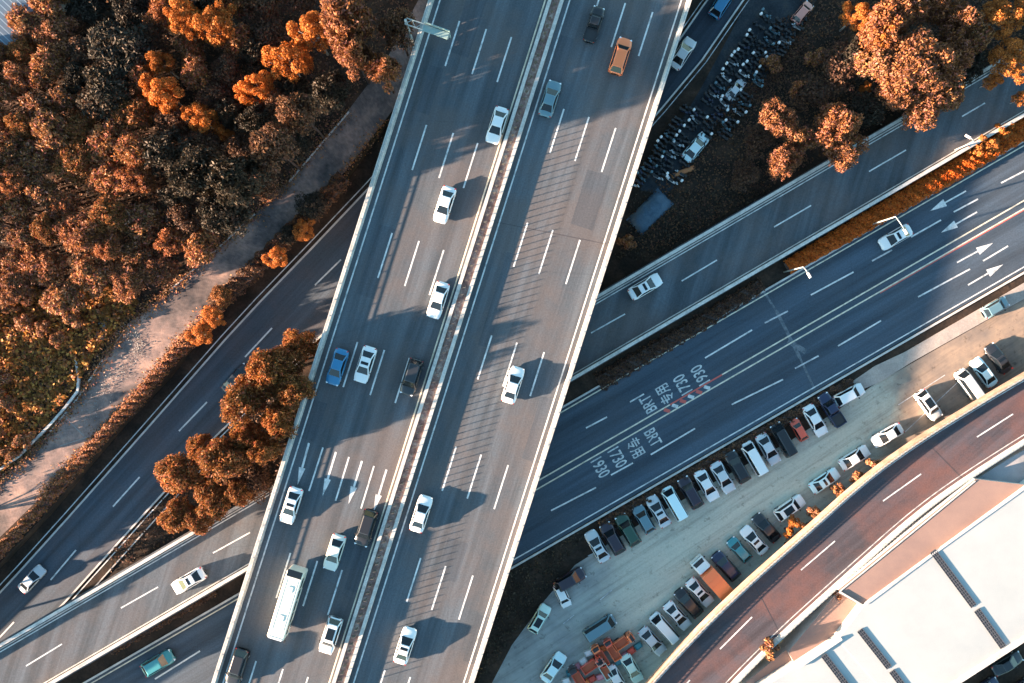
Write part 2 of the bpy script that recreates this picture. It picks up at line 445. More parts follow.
old_l = [(440, -40), (385, 62), (347, 112), (290, 180), (255, 214), (214, 252), (168, 292), (130, 322), (104, 358), (78, 398), (50, 432), (22, 462), (-20, 498), (-200, 650)]
old_r = [(470, -30), (418, 75), (384, 122), (330, 190), (288, 235), (232, 288), (196, 325), (170, 352), (138, 392), (104, 428), (72, 462), (38, 500), (-8, 545), (-190, 700)]
old = road_poly('road', old_l, old_r, BANK_Z + 0.012, M['old_road'])
mb = MB()
for i in range(4, 10):
    a = P(*old_l[i], BANK_Z + .012); b = P(*old_l[i + 1], BANK_Z + .012)
    if i in (4, 5, 8, 9): wall_along(mb, [a, b], 0.18, 0, 0.12)
wall_along(mb, [P(289, 182, BANK_Z), P(349, 112, BANK_Z)], .18, 0, .14)
mb.build('kerb', M['concrete'], old)
mb = MB()
line_on(mb, P(66, 418, BANK_Z + .012), P(84, 436, BANK_Z + .012), .12); line_on(mb, P(60, 446, BANK_Z + .012), P(88, 437, BANK_Z + .012), .10)
mb.build('road_markings', M['concrete_dark'], old)

Z0 = 0.02
rl_l = [(520, 20), (369, 188), (314, 246), (260, 302), (225, 340), (146, 430), (68, 518), (22, 569), (-30, 625), (-200, 800)]
rl_r = [(580, 80), (420, 240), (362, 298), (306, 350), (270, 384), (214, 438), (146, 512), (67, 600), (14, 655), (-140, 820)]
rl = road_poly('road', rl_l, rl_r, Z0, M['asph_left'])
mb = MB()
def poly_line(mb, pp, z, w=.15, off=0.0, mi=0):
    q = [P(u, v, z) for u, v in pp]
    L, _ = strip_pts(q, off) if off >= 0 else (strip_pts(q, -off)[1], None)
    for a, b in zip(L[:-1], L[1:]): line_on(mb, a, b, w, mi)
poly_line(mb, rl_l, Z0, .14, -0.7)
poly_line(mb, rl_r, Z0, .14, 0.5)
for a, b in (((179, 431), (207, 402)), ((113, 506.5), (139.6, 477)), ((245, 357), (272, 328)), ((315, 285), (341, 259.6)), ((50.6, 580), (76, 550)), ((-12, 650), (14, 622))):
    line_on(mb, P(*a, Z0), P(*b, Z0), .2)
mb.build('road_markings', M['paint'], rl)
mb = MB()
wall_along(mb, [P(u, v, 0) for u, v in rl_l[1:9]], .22, 0, .14); wall_along(mb, [P(u, v, 0) for u, v in rl_r[1:9]], .22, 0, .14)
wall_along(mb, [P(u + 9, v + 8, 0) for u, v in rl_r[5:9]], .15, 0, .14)
mb.build('kerb', M['concrete'], rl)

# road running beside the scooter yard, passing below the bridge at the top
ur_l = [(760, -90), (703, 8), (661, 113 - 50), (600, 130), (540, 200)]
ur_l = [(752, -60), (703, 6), (664, 62), (600, 140), (520, 220)]
ur_r = [(800, -80), (742, 2), (702, 60), (662, 108), (580, 200)]
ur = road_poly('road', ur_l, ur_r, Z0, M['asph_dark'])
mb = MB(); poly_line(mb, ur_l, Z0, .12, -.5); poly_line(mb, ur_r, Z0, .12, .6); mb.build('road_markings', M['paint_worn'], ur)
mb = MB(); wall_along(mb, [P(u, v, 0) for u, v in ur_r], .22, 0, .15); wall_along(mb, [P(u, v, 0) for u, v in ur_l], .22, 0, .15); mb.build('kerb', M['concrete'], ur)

# wide road on the right, and its continuation bottom left
def r2(u, off): return 390 - 0.5765 * (u - 600) + off       # upper edge line + vertical offset
us = [-300, 0, 300, 600, 800, 1000, 1300]
wr = road_poly('road', [(u, r2(u, -3)) for u in us], [(u, r2(u, 125)) for u in us], Z0, M['asph_road'])
mb = MB()
def ln(a, b, w=.2, mi=0, z=Z0, dz=.01): line_on(mb, P(*a, z), P(*b, z), w, mi, dz)
ln((-100, r2(-100, 0)), (1250, r2(1250, 0)), .16, 2)
ln((400, r2(400, 55)), (1250, r2(1250, 55)), .18, 2); ln((400, r2(400, 63)), (1250, r2(1250, 63)), .18, 2)
ln((505, r2(505, 120)), (1250, r2(1250, 122)), .16, 0)
for a, b in (((586, 428), (607, 417)), ((630, 402), (644, 394)), ((705, 358), (752, 330)), ((764.7, 323), (788, 311)), ((810.8, 295), (853.5, 272)), ((911, 237), (941, 220)), ((953.7, 212), (978, 199)), ((1001, 183), (1030, 168)), ((872, 261), (892, 250)),
             ((551, 510.6), (596, 487.5)), ((650.8, 454.6), (695, 428.5)), ((731.7, 404.5), (783, 379.5)), ((795, 368.4), (818.6, 355.8)), ((838, 346), (881, 320.7)), ((918, 297), (970, 269)), ((983, 261), (1008, 246)),
             ((155, 679), (200, 651)), ((262, 617), (300, 595)), ((611, 475), (633, 463))):
    ln(a, b, .2, 1 if a[0] in (872, 795, 764.7) else 0)
for a, b in (((966, 191), (930, 211)), ((977, 212), (941, 232.6)), ((957, 262.5), (993, 243)), ((968, 285), (1003, 264.5))):
    arrow_on(mb, P(*a, Z0), P(*b, Z0), 0, .012, .2, 2.3, 1.05)
for k in range(6):       # red and white hatching between the centre lines
    u = 664 + k * 8
    ln((u, r2(u, 56.5)), (u + 6, r2(u + 6, 61.8)), .45, 3 if k % 2 == 0 else 0, dz=.014)
ln((670, r2(670, 55)), (722, r2(722, 55)), .2, 3, dz=.018)
ln((880, r2(880, 64.5)), (1100, r2(1100, 64.5)), .12, 3, dz=.016)
# lane wording, one block for each direction
aR = A_R - math.pi / 2                      # letters stand up along the direction of travel
for (u, v, w_, h_, bgd) in ((617, 458, 3.5, 1.9, 4), (634, 446, 3.3, 2.2, 4), (650, 395.5, 3.0, 1.9, 4), (684, 386, 3.2, 1.9, 4)):
    pass
for txt, u, v, w_, h_ in (('BRT', 653, 437.5, 2.3, 1.6), ('专用', 635.5, 447.5, 2.5, 2.0), ('1730', 617.5, 457.5, 2.6, 1.7), ('1930', 600.5, 467.5, 2.6, 1.7)):
    text_on(mb, txt, P(u, v, Z0), aR, w_, h_, 5)
for txt, u, v, w_, h_ in (('BRT', 648, 404, 2.3, 1.6), ('专用', 665, 394, 2.5, 2.0), ('1730', 682.5, 384.5, 2.6, 1.7), ('1930', 700, 375, 2.6, 1.7)):
    text_on(mb, txt, P(u, v, Z0), aR + math.pi, w_, h_, 5)
mb.build('road_markings', [M['paint'], M['paint_worn'], M['paint_yellow'], M['paint_red'], M['paint_green'], M['paint_text']], wr)
mb = MB()                                   # repaired seam across the road
ln((764, 292), (777, 312), .3, dz=.003); ln((777, 312), (800, 358), .45, dz=.005); ln((800, 358), (815, 390), .3, dz=.003); ln((788, 341), (806, 352), .7, dz=.007)
mb.build('road_patch', blotchy('seam_filler', [(0.35, (0.055, 0.075, 0.095)), (0.65, (0.17, 0.19, 0.21))], 1.0, 6, 0.3), wr)
mb = MB(); wall_along(mb, [P(u, r2(u, -4.5), 0) for u in us], .25, 0, .15)
wall_along(mb, [P(u, r2(u, 127), 0) for u in us], .25, 0, .15)
mb.build('kerb', M['concrete'], wr)

# parking lot ground and the pale footpath next to it
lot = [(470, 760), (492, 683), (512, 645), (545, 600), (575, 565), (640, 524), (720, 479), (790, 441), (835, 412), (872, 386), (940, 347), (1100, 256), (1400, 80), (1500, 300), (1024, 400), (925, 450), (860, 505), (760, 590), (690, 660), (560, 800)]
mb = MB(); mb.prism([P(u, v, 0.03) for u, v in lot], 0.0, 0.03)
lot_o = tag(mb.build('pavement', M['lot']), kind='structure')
def ragged(px, z, seed, amp=3.0):
    r = random.Random(seed); out = []
    for (a, b), (c, d_) in zip(px, px[1:] + px[:1]):
        n = max(2, int(math.hypot(c - a, d_ - b) / 7))
        for k in range(n): out.append(P(a + (c - a) * k / n + r.uniform(-amp, amp), b + (d_ - b) * k / n + r.uniform(-amp, amp), z))
    return out
def sheet(name, px, z, mat, seed, parent, amp=3.0):
    mb = MB(); q = ragged(px, z, seed, amp); mb.add(q, [tuple(range(len(q)))]); return mb.build(name, mat, parent)
mb = MB()
for a, b in (((588, 556), (640, 530)), ((560, 586), (584, 573)), ((563, 624), (574, 615)), ((600, 600), (612, 590)), ((690, 585), (735, 545)), ((647, 622), (690, 585)), ((898, 405), (945, 375)), ((905, 432), (960, 380)), ((760, 535), (795, 505))):
    line_on(mb, P(*a, .036), P(*b, .036), .1)
mb.build('bay_line', M['paint_worn'], lot_o)
mb = MB()
fp = [(846, 386), (875, 366), (905, 352), (1024, 283), (1250, 153), (1250, 168), (1024, 299), (912, 362), (880, 382), (852, 394)]
mb.prism([P(u, v, 0.12) for u, v in fp], 0.0, 0.12)
path_o = tag(mb.build('path', M['path']), kind='structure')

# ------------------------------------------------------------------ the main bridge
DZ = 9.0
def bl(v, off=0.0): return 429 - 0.3177 * v + off          # left outer edge
def br_(v, off=0.0): return 692 - 0.3190 * v + off         # right outer edge
def md(v, off=0.0): return 556.3 - 0.3165 * v + off         # median centre
V0, V1 = -420, 1120
bridge = empty('highway_bridge', P(480, 341, 0))
tag(bridge, 'wide grey eight-lane motorway bridge with pale parapets crossing the picture', 'bridge')
inv = Vector((-bridge.location.x, -bridge.location.y, 0))
def bchild(mb, name, mats):
    o = mb.build(name, mats, bridge); o.location = inv; return o
mb = MB()
mb.prism([P(bl(V0), V0, DZ), P(br_(V0), V0, DZ), P(br_(V1), V1, DZ), P(bl(V1), V1, DZ)], DZ - 2.4, DZ, 0, 1)  # sides made deeper to stop low sun leaking under the deck
bchild(mb, 'deck', [M['asph_bridge'], M['concrete']])
for fn, s in ((bl, 2.6), (br_, -2.6)):
    mb = MB()
    vv = [V0, 0, 341, 683, V1]
    wall_along(mb, [P(fn(v, s), v, DZ) for v in vv], .42, -.5, .95)
    wall_along(mb, [P(fn(v, s + (1.9 if s > 0 else -1.9)), v, DZ) for v in vv], .2, -.5, .25)
    k = V0
    bchild(mb, 'parapet', M['concrete_white'])
    mb = MB()                                # tube rail on top
    wall_along(mb, [P(fn(v, s), v, DZ) for v in vv], .09, 1.10, 1.18)
    for v in range(-100, 780, 16):
        c = P(fn(v, s), v, DZ); mb.box((c.x, c.y, DZ + 1.03), (.08, .08, .16), A_BR)
    bchild(mb, 'railing', M['steel'])
# median: two concrete kerb walls, planting between, anti-glare fins
mb = MB()
for off in (-6.0, 6.0):
    wall_along(mb, [P(md(v, off), v, DZ) for v in (V0, 0, 341, 683, V1)], .42, 0, .82)
wall_along(mb, [P(md(v, 0), v, DZ) for v in (V0, 341, V1)], 1.0, 0, .5)
median = bchild(mb, 'median_barrier', M['concrete_white'])
mb = MB(); wall_along(mb, [P(md(v, 0), v, DZ) for v in (V0, 341, V1)], .96, .5, .56)
g = mb.build('planting_bed', blotchy('planting_bed', [(0.3, (0.11, 0.07, 0.06)), (0.5, (0.24, 0.15, 0.13)), (0.65, (0.38, 0.31, 0.26))], 1.2, 5, 0.3), median)
mb = MB(); mb.box((0, 0, .1), (.05, .36, .95), .5); mb.box((0, 0, -.5), (.08, .08, .55))
fin_me = mb.mesh('glare_fin', plain('fin_plastic', (.10, .09, .075), .6))
nf = 98
for i in range(nf):
    v = -6 + i * 696 / (nf - 1)
    p = P(md(v, 0), v, DZ)
    o = link('glare_fin', fin_me, median, (p.x, p.y, DZ + 1.40), A_BR)
# lane markings of the bridge
mb = MB()
def bln(fn, off, v0, v1, w=.2, mi=0): line_on(mb, P(fn(v0, off), v0, DZ), P(fn(v1, off), v1, DZ), w, mi)
bln(bl, 11, V0, V1, .18); bln(br_, -10.5, V0, V1, .18)
bln(md, -11, V0, V1, .18, 1); bln(md, 13.5, V0, V1, .18)
for off, starts in ((37.2, (-195, -87, 21, 125, 233, 342, 661, 769)), (66.6, (-184, -76, 29, 133, 241, 350, 561, 669)), (94.2, (-175, -67, 37, 143, 250, 358, 570, 677))):
    for s in starts: bln(bl, off, s, s + 45)
bln(bl, 37.2, 553, 598)
for off, starts in ((-93.3, (-116, -4, 109, 222.7, 335.4, 446.7, 558, 670)), (-65.7, (-110, 3, 117, 230, 342.5, 454.6, 566, 677)), (-35.5, (-101, 12, 128, 240, 352, 465, 575.5, 688))):
    for s in starts: bln(br_, off, s, s + 44)
for a, b in (((309, 443), (297.5, 485)), ((336, 452), (322.5, 496)), ((362, 461), (348.5, 504)), ((386.5, 469.6), (373.5, 512))):
    arrow_on(mb, P(*a, DZ), P(*b, DZ), 0, .012, .26, 2.2, .8)
for a, b in (((323, 447.5), (309, 491)), ((349, 457), (335.6, 500.7)), ((374, 466), (361, 508.5))):
    line_on(mb, P(*a, DZ), P(*b, DZ), .2)
bchild(mb, 'road_markings', [M['paint'], M['paint_yellow']])
for u0, v0, w_, l_ in ((378, 262, 2.6, 9), (430, 90, 1.6, 6), (312, 420, 2.4, 5), (498, 300, 1.4, 12), (590, 200, 2.8, 7), (540, 430, 2.2, 8), (300, 600, 2.0, 7), (452, 560, 2.6, 5), (560, 60, 1.8, 6), (360, 560, 1.6, 8), (478, 640, 2.0, 6), (470, 20, 2.4, 9)):
    mb = MB(); c = P(u0, v0, DZ); d_ = Vector((math.cos(A_BR), math.sin(A_BR), 0)) * l_ / 2
    line_on(mb, c - d_, c + d_, w_, 0, .004); bchild(mb, 'repair_patch', M['asph_patch'])
for v in (222, -190, 905):
    mb = MB(); line_on(mb, P(md(v, 10), v, DZ), P(br_(v + 22, -8), v + 22, DZ), .07)
    bchild(mb, 'expansion_joint', M['joint'])
for v in (-60, 318, 700):
    for fn, off in ((bl, 60), (br_, -60)):
        mb = MB(); c = P(fn(v, off), v, DZ); mb.tube([(c.x, c.y, 0), (c.x, c.y, DZ - 3.2)], 1.0, 20)
        bchild(mb, 'pier', M['concrete'])
    mb = MB(); a = P(bl(v, 25), v, DZ); b = P(br_(v, -25), v, DZ)
    wall_along(mb, [Vector((a.x, a.y, 0)), Vector((b.x, b.y, 0))], 1.8, DZ - 3.2, DZ - 2.38)
    bchild(mb, 'cross_beam', M['concrete'])

# ------------------------------------------------------------------ narrow two-lane overpass (bottom left to top right)
def r1z(u): return 4.6 - 3.6 * (u / 1024.0)
def r1v(u, off): return 679 - 0.584 * u + off
r1 = empty('overpass', P(400, 445, 0))
tag(r1, 'narrow two-lane overpass with white parapets passing diagonally below the motorway bridge', 'overpass')
def r1child(mb, name, mats):
    o = mb.build(name, mats, r1); o.location = -r1.location; return o
us1 = [-260, -100, 0, 120, 240, 360, 500, 620, 740, 860, 960, 1060, 1260]
def r1line(off, du=0): return [P(u, r1v(u, off), r1z(u)) for u in us1]
mb = MB()
ctr = r1line(0)
wall_along(mb, ctr, 8.3, -.9, 0.0, 1, 0)
r1child(mb, 'deck', [M['asph_bridge'], M['concrete']])
for off in (-33.5, 33.5):
    mb = MB(); wall_along(mb, r1line(off), .40, -.6, .9)
    wall_along(mb, r1line(off + (3.6 if off < 0 else -3.6)), .14, -.02, .22)
    r1child(mb, 'parapet', M['concrete_white'])
mb = MB()
for off in (-27, 27):
    q = r1line(off)
    for a, b in zip(q[:-1], q[1:]): line_on(mb, a, b, .13, 1 if off > 0 else 0)
def r1dash(a, b):
    line_on(mb, P(*a, r1z(a[0])), P(*b, r1z(b[0])), .17, 0)
for a, b in (((26, 666), (62, 644)), ((121, 608), (158, 587)), ((213, 553), (250, 532.5)), ((591, 333), (625, 314)), ((681.7, 281), (717, 260)), ((774, 227), (811, 205.5)), ((869, 171.5), (906, 150)), ((962, 116.5), (985, 103))):
    r1dash(a, b)
r1child(mb, 'road_markings', [M['paint'], M['paint_yellow']])
for u in (-120, 60, 265, 430, 600, 800):
    c = P(u, r1v(u, 0), r1z(u)); mb = MB(); mb.tube([(c.x, c.y, 0), (c.x, c.y, c.z - .88)], .7, 16); r1child(mb, 'pier', M['concrete'])

# ------------------------------------------------------------------ curved ramp, bottom right
RZ = 5.0
up = [(560, 790), (600, 738), (647, 683), (700, 624), (750, 578), (790, 545), (819, 520), (846, 494), (874.6, 466), (922, 436), (973, 405), (1024, 375), (1100, 330), (1300, 220)]
lo = [(640, 790), (682, 738), (729, 683), (779, 632), (835, 587), (868, 556), (904, 521), (935, 498), (962, 480), (1000, 455), (1040, 430), (1090, 400), (1160, 360), (1340, 262)]
ramp_o = empty('curved_ramp', P(840, 545, 0))
tag(ramp_o, 'curved reddish elevated ramp between the car park and the white roof', 'ramp road')
def rchild(mb, name, mats):
    o = mb.build(name, mats, ramp_o); o.location = -ramp_o.location; return o
def smooth(pp, k=4):
    q = [Vector((a, b)) for a, b in pp]; out = []
    for _ in range(2): q = [q[0]] + [(q[i - 1] + q[i] * 2 + q[i + 1]) / 4 for i in range(1, len(q) - 1)] + [q[-1]]
    for i in range(len(q) - 1):
        p0, p1, p2, p3 = q[max(i - 1, 0)], q[i], q[i + 1], q[min(i + 2, len(q) - 1)]
        for j in range(k):
            t = j / k
            out.append(.5 * ((2 * p1) + (p2 - p0) * t + (2 * p0 - 5 * p1 + 4 * p2 - p3) * t * t + (3 * p1 - p0 - 3 * p2 + p3) * t ** 3))
    return [(a.x, a.y) for a in out + [q[-1]]]
UP = [P(u, v, RZ) for u, v in smooth(up)]; LO = [P(u, v, RZ) for u, v in smooth(lo)]
mb = MB()
for i in range(len(UP) - 1):
    a, b, c, d = LO[i], LO[i + 1], UP[i + 1], UP[i]
    mb.quad(a, b, c, d, 0)
    dn = Vector((0, 0, -1.1))
    mb.quad(a + dn, d + dn, c + dn, b + dn, 1); mb.quad(d, c, c + dn, d + dn, 1); mb.quad(b, a, a + dn, b + dn, 1)
rchild(mb, 'deck', [M['asph_red'], M['concrete']])
for q, nm, mt in ((UP, 'parapet', M['kerb_orange']), (LO, 'parapet', M['concrete_white'])):
    mb = MB(); wall_along(mb, q, .38, -.7, .9); rchild(mb, nm, mt)
    mb = MB(); wall_along(mb, [p + Vector((0, 0, 0)) for p in q], .1, 1.05, 1.12)
    for a, b in zip(q[:-1], q[1:]):
        for t in (0, .33, .66):
            c = a.lerp(b, t); mb.box((c.x, c.y, RZ + .97), (.09, .09, .16))
    rchild(mb, 'railing', M['steel'])
mb = MB()
for a, b in (((977, 437), (1013, 414)), ((883, 501), (921, 474)), ((801, 570), (835, 541)), ((720, 649), (752, 617)), ((660, 712), (690, 680))):
    line_on(mb, P(*a, RZ), P(*b, RZ), .17, 0)
for q, s in ((UP, -.62), (LO, .62)):
    L, R_ = strip_pts(q, .62); Q = L if s > 0 else R_
    for a, b in zip(Q[:-1], Q[1:]): line_on(mb, a, b, .12, 1)
rchild(mb, 'road_markings', [M['paint'], M['paint_worn']])
for a, b in (((751, 578), (779, 632)), ((922, 438), (962, 478))):
    mb = MB(); line_on(mb, P(*a, RZ), P(*b, RZ), .08); rchild(mb, 'expansion_joint', M['joint'])
for i in (4, 12, 24, 36, 48):
    c = (UP[i] + LO[i]) / 2; mb = MB(); mb.tube([(c.x, c.y, 0), (c.x, c.y, RZ - 1.08)], .8, 16); rchild(mb, 'pier', M['concrete'])

# ------------------------------------------------------------------ white-roofed building, bottom right
def inset_edge(a, b, t): return a.lerp(b, t)
wb = empty('warehouse', P(920, 610, 0))
tag(wb, 'large building with bright white flat roof and black skylight strips in the bottom right corner', 'building')
def wchild(mb, name, mats, parent=None):
    o = mb.build(name, mats, parent or wb)
    if parent is None: o.location = -wb.location
    return o
WZ = 7.0
main = [(873, 611), (1030, 483), (1260, 300), (1420, 400), (1024, 640), (945, 688), (870, 740)]
mb = MB(); mb.prism([P(u, v, WZ) for u, v in [(866, 603), (1030, 483), (1290, 292), (1460, 400), (1024, 642), (948, 690), (905, 716), (838, 640)]], 0, WZ, 0, 1)
wchild(mb, 'roof', [M['roof_white'], M['concrete']])
mb = MB(); mb.prism([P(u, v, WZ - .06) for u, v in [(800, 665), (840, 639), (906, 716), (820, 775), (760, 690)]], 0, WZ - .06, 0, 1)
wchild(mb, 'lower_roof', [M['roof_white'], M['concrete']])
mb = MB()
wall_along(mb, [P(905, 717, WZ), P(948, 687, WZ), P(1024, 638, WZ), P(1200, 532, WZ)], .55, -.3, .35); wchild(mb, 'parapet', M['concrete_white'])
mb = MB(); wall_along(mb, [P(799, 666, WZ), P(841, 638, WZ)], .35, -.3, .3); wall_along(mb, [P(866, 604, WZ), P(930, 556, WZ), P(1030, 484, WZ)], .25, -.1, .12)
wchild(mb, 'roof_edge', M['concrete_white'])
def skylight(a0, a1, w):
    A = P(*a0, WZ + .02); B = P(*a1, WZ + .02)
    d = (B - A).normalized(); n = Vector((-d.y, d.x, 0)); L = (B - A).length; ang = math.atan2(d.y, d.x); c = (A + B) / 2
    mb = MB(); mb.box((c.x, c.y, WZ + .05), (L, w, .10), ang)
    fr = wchild(mb, 'skylight', M['skylight'])
    mb = MB(); k = 0
    while k < L:
        p = A + d * k; mb.box((p.x, p.y, WZ + .11), (.06, w, .05), ang); k += .42
    for s in (-.5, -.17, .17, .5): mb.box((c.x + n.x * s * w, c.y + n.y * s * w, WZ + .115), (L, .05, .04), ang)
    o = mb.build('glazing_bar', M['skyframe'], fr)
skylight((932.5, 551), (973.5, 606), .8); skylight((976.5, 610), (1003, 647), .8)
skylight((859.5, 630), (889, 667.5), .75); skylight((891.5, 671), (915, 702), .75)
skylight((823.5, 655), (856, 698), .75)
# pinkish lower roofs beside the ramp
tb = empty('terrace_building', P(900, 560, 0))
tag(tb, 'low building with long pinkish terrace roof squeezed between the curved ramp and the white roof', 'building')
def tchild(mb, name, mats):
    o = mb.build(name, mats, tb); o.location = -tb.location; return o
mb = MB(); mb.prism([P(u, v, 6.6) for u, v in [(838, 590), (903, 537), (975, 479), (1027, 485), (866, 607)]], 0, 6.6, 0, 1); tchild(mb, 'roof', [M['roof_pink'], M['concrete']])
mb = MB(); mb.prism([P(u, v, 5.2) for u, v in [(975, 480), (1010, 458), (1070, 425), (1280, 290), (1300, 300), (1024, 487)]], 0, 5.2, 0, 1); tchild(mb, 'grey_roof', [M['roof_grey'], M['concrete']])
mb = MB(); mb.prism([P(u, v, 5.2) for u, v in [(788, 652), (838, 592), (868, 611), (862, 622), (797, 668)]], 0, 5.2, 0, 1); tchild(mb, 'lower_roof', [M['roof_pink'], M['concrete']])
mb = MB(); mb.prism([P(u, v, 4.6) for u, v in [(745, 683), (786, 650), (800, 664), (760, 720), (720, 740)]], 0, 4.6, 0, 1); tchild(mb, 'canopy', [M['roof_pink'], M['concrete']])
mb = MB(); wall_along(mb, [P(840, 592, 6.6), P(867, 608, 6.6)], .25, -.2, .2); wall_along(mb, [P(840, 591, 6.6), P(904, 539, 6.6), P(975, 481, 6.6)], .12, -.2, .1); tchild(mb, 'roof_edge', M['concrete_white'])
for k, (u, v) in enumerate(((835, 598), (829, 604))):
    pass
# striped roof, top left corner
hb = empty('house', P(10, 12, 0))
tag(hb, 'house with blue-grey ribbed roof cut off by the top left corner', 'building')
mb = MB(); mb.prism([P(u, v, 8) - hb.location + Vector((0, 0, 8 - 8)) for u, v in [(-60, 68), (-8, 44), (12, 30), (40, 8), (52, -30), (-60, -60)]], 0, 7.4); mb.build('wall', M['concrete_dark'], hb)
mb = MB()
a = P(10, 44, 8) - hb.location; b = P(50, 4, 8) - hb.location; d = (b - a).normalized(); n = Vector((-d.y, d.x, 0))
for k in range(16):
    p0 = a - d * 3.5 + d * k * .62
    mb.add([p0 + Vector((0, 0, -.45)), p0 + d * .5 + Vector((0, 0, -.45)), p0 + d * .5 + n * 5.2 + Vector((0, 0, .5)), p0 + n * 5.2 + Vector((0, 0, .5))], [(0, 1, 2, 3)])
    mb.add([p0 + d * .5 + Vector((0, 0, -.40)), p0 + d * .62 + Vector((0, 0, -.40)), p0 + d * .62 + n * 5.2 + Vector((0, 0, .58)), p0 + d * .5 + n * 5.2 + Vector((0, 0, .58))], [(0, 1, 2, 3)], 1)
mb.build('ribbed_roof', [plain('rib_dark', (.12, .17, .22), .5), plain('rib_light', (.30, .38, .44), .5)], hb)
mb = MB(); q0 = a + n * 5.2 - d * 5; q1 = b + n * 5.2 + d * 3
mb.add([q0 + Vector((0, 0, .5)), q1 + Vector((0, 0, .5)), q1 + n * 6 + Vector((0, 0, -.4)), q0 + n * 6 + Vector((0, 0, -.4))], [(0, 1, 2, 3)]); mb.build('tiled_roof', plain('roof_orange', (.5, .22, .10), .8), hb)

# ------------------------------------------------------------------ vehicles
def loft(mb, stations, mi=0):
    """stations: (x, halfwidth, ztop, zbottom); rounded car-body section"""
    rows = []
    for x, w, zt, zb in stations:
        h = zt - zb
        sec = [(-w * .92, zb), (-w, zb + .18 * h), (-w, zb + .58 * h), (-w * .975, zb + .82 * h), (-w * .90, zt - .015), (-w * .5, zt + .02), (0, zt + .03),
               (w * .5, zt + .02), (w * .90, zt - .015), (w * .975, zb + .82 * h), (w, zb + .58 * h), (w, zb + .18 * h), (w * .92, zb)]
        rows.append([(x, y, z) for y, z in sec])
    n = len(rows[0]); vs = [p for r in rows for p in r]; fs = []
    for i in range(len(rows) - 1):
        for k in range(n):
            j = (k + 1) % n
            fs.append((i * n + k, i * n + j, (i + 1) * n + j, (i + 1) * n + k))
    fs += [tuple(range(n)), tuple(range((len(rows) - 1) * n, len(rows) * n))[::-1]]
    mb.add(vs, fs, mi, True)

def panel(corners, inset, off, name, mat, parent, centre):
    c = [Vector(p) for p in corners]
    m = sum(c, Vector()) / len(c)
    nrm = (c[1] - c[0]).cross(c[2] - c[0]).normalized()
    if nrm.dot(m - Vector(centre)) < 0: nrm = -nrm
    q = [m + (p - m) * (1 - inset) for p in c]
    mb = MB()
    top = [p + nrm * off for p in q]; bot = [p - nrm * .02 for p in q]; k = len(q)
    mb.add(top + bot, [tuple(range(k)), tuple(range(k, 2 * k))[::-1]] + [(i, (i + 1) % k, k + (i + 1) % k, k + i) for i in range(k)])
    return mb.build(name, mat, parent)

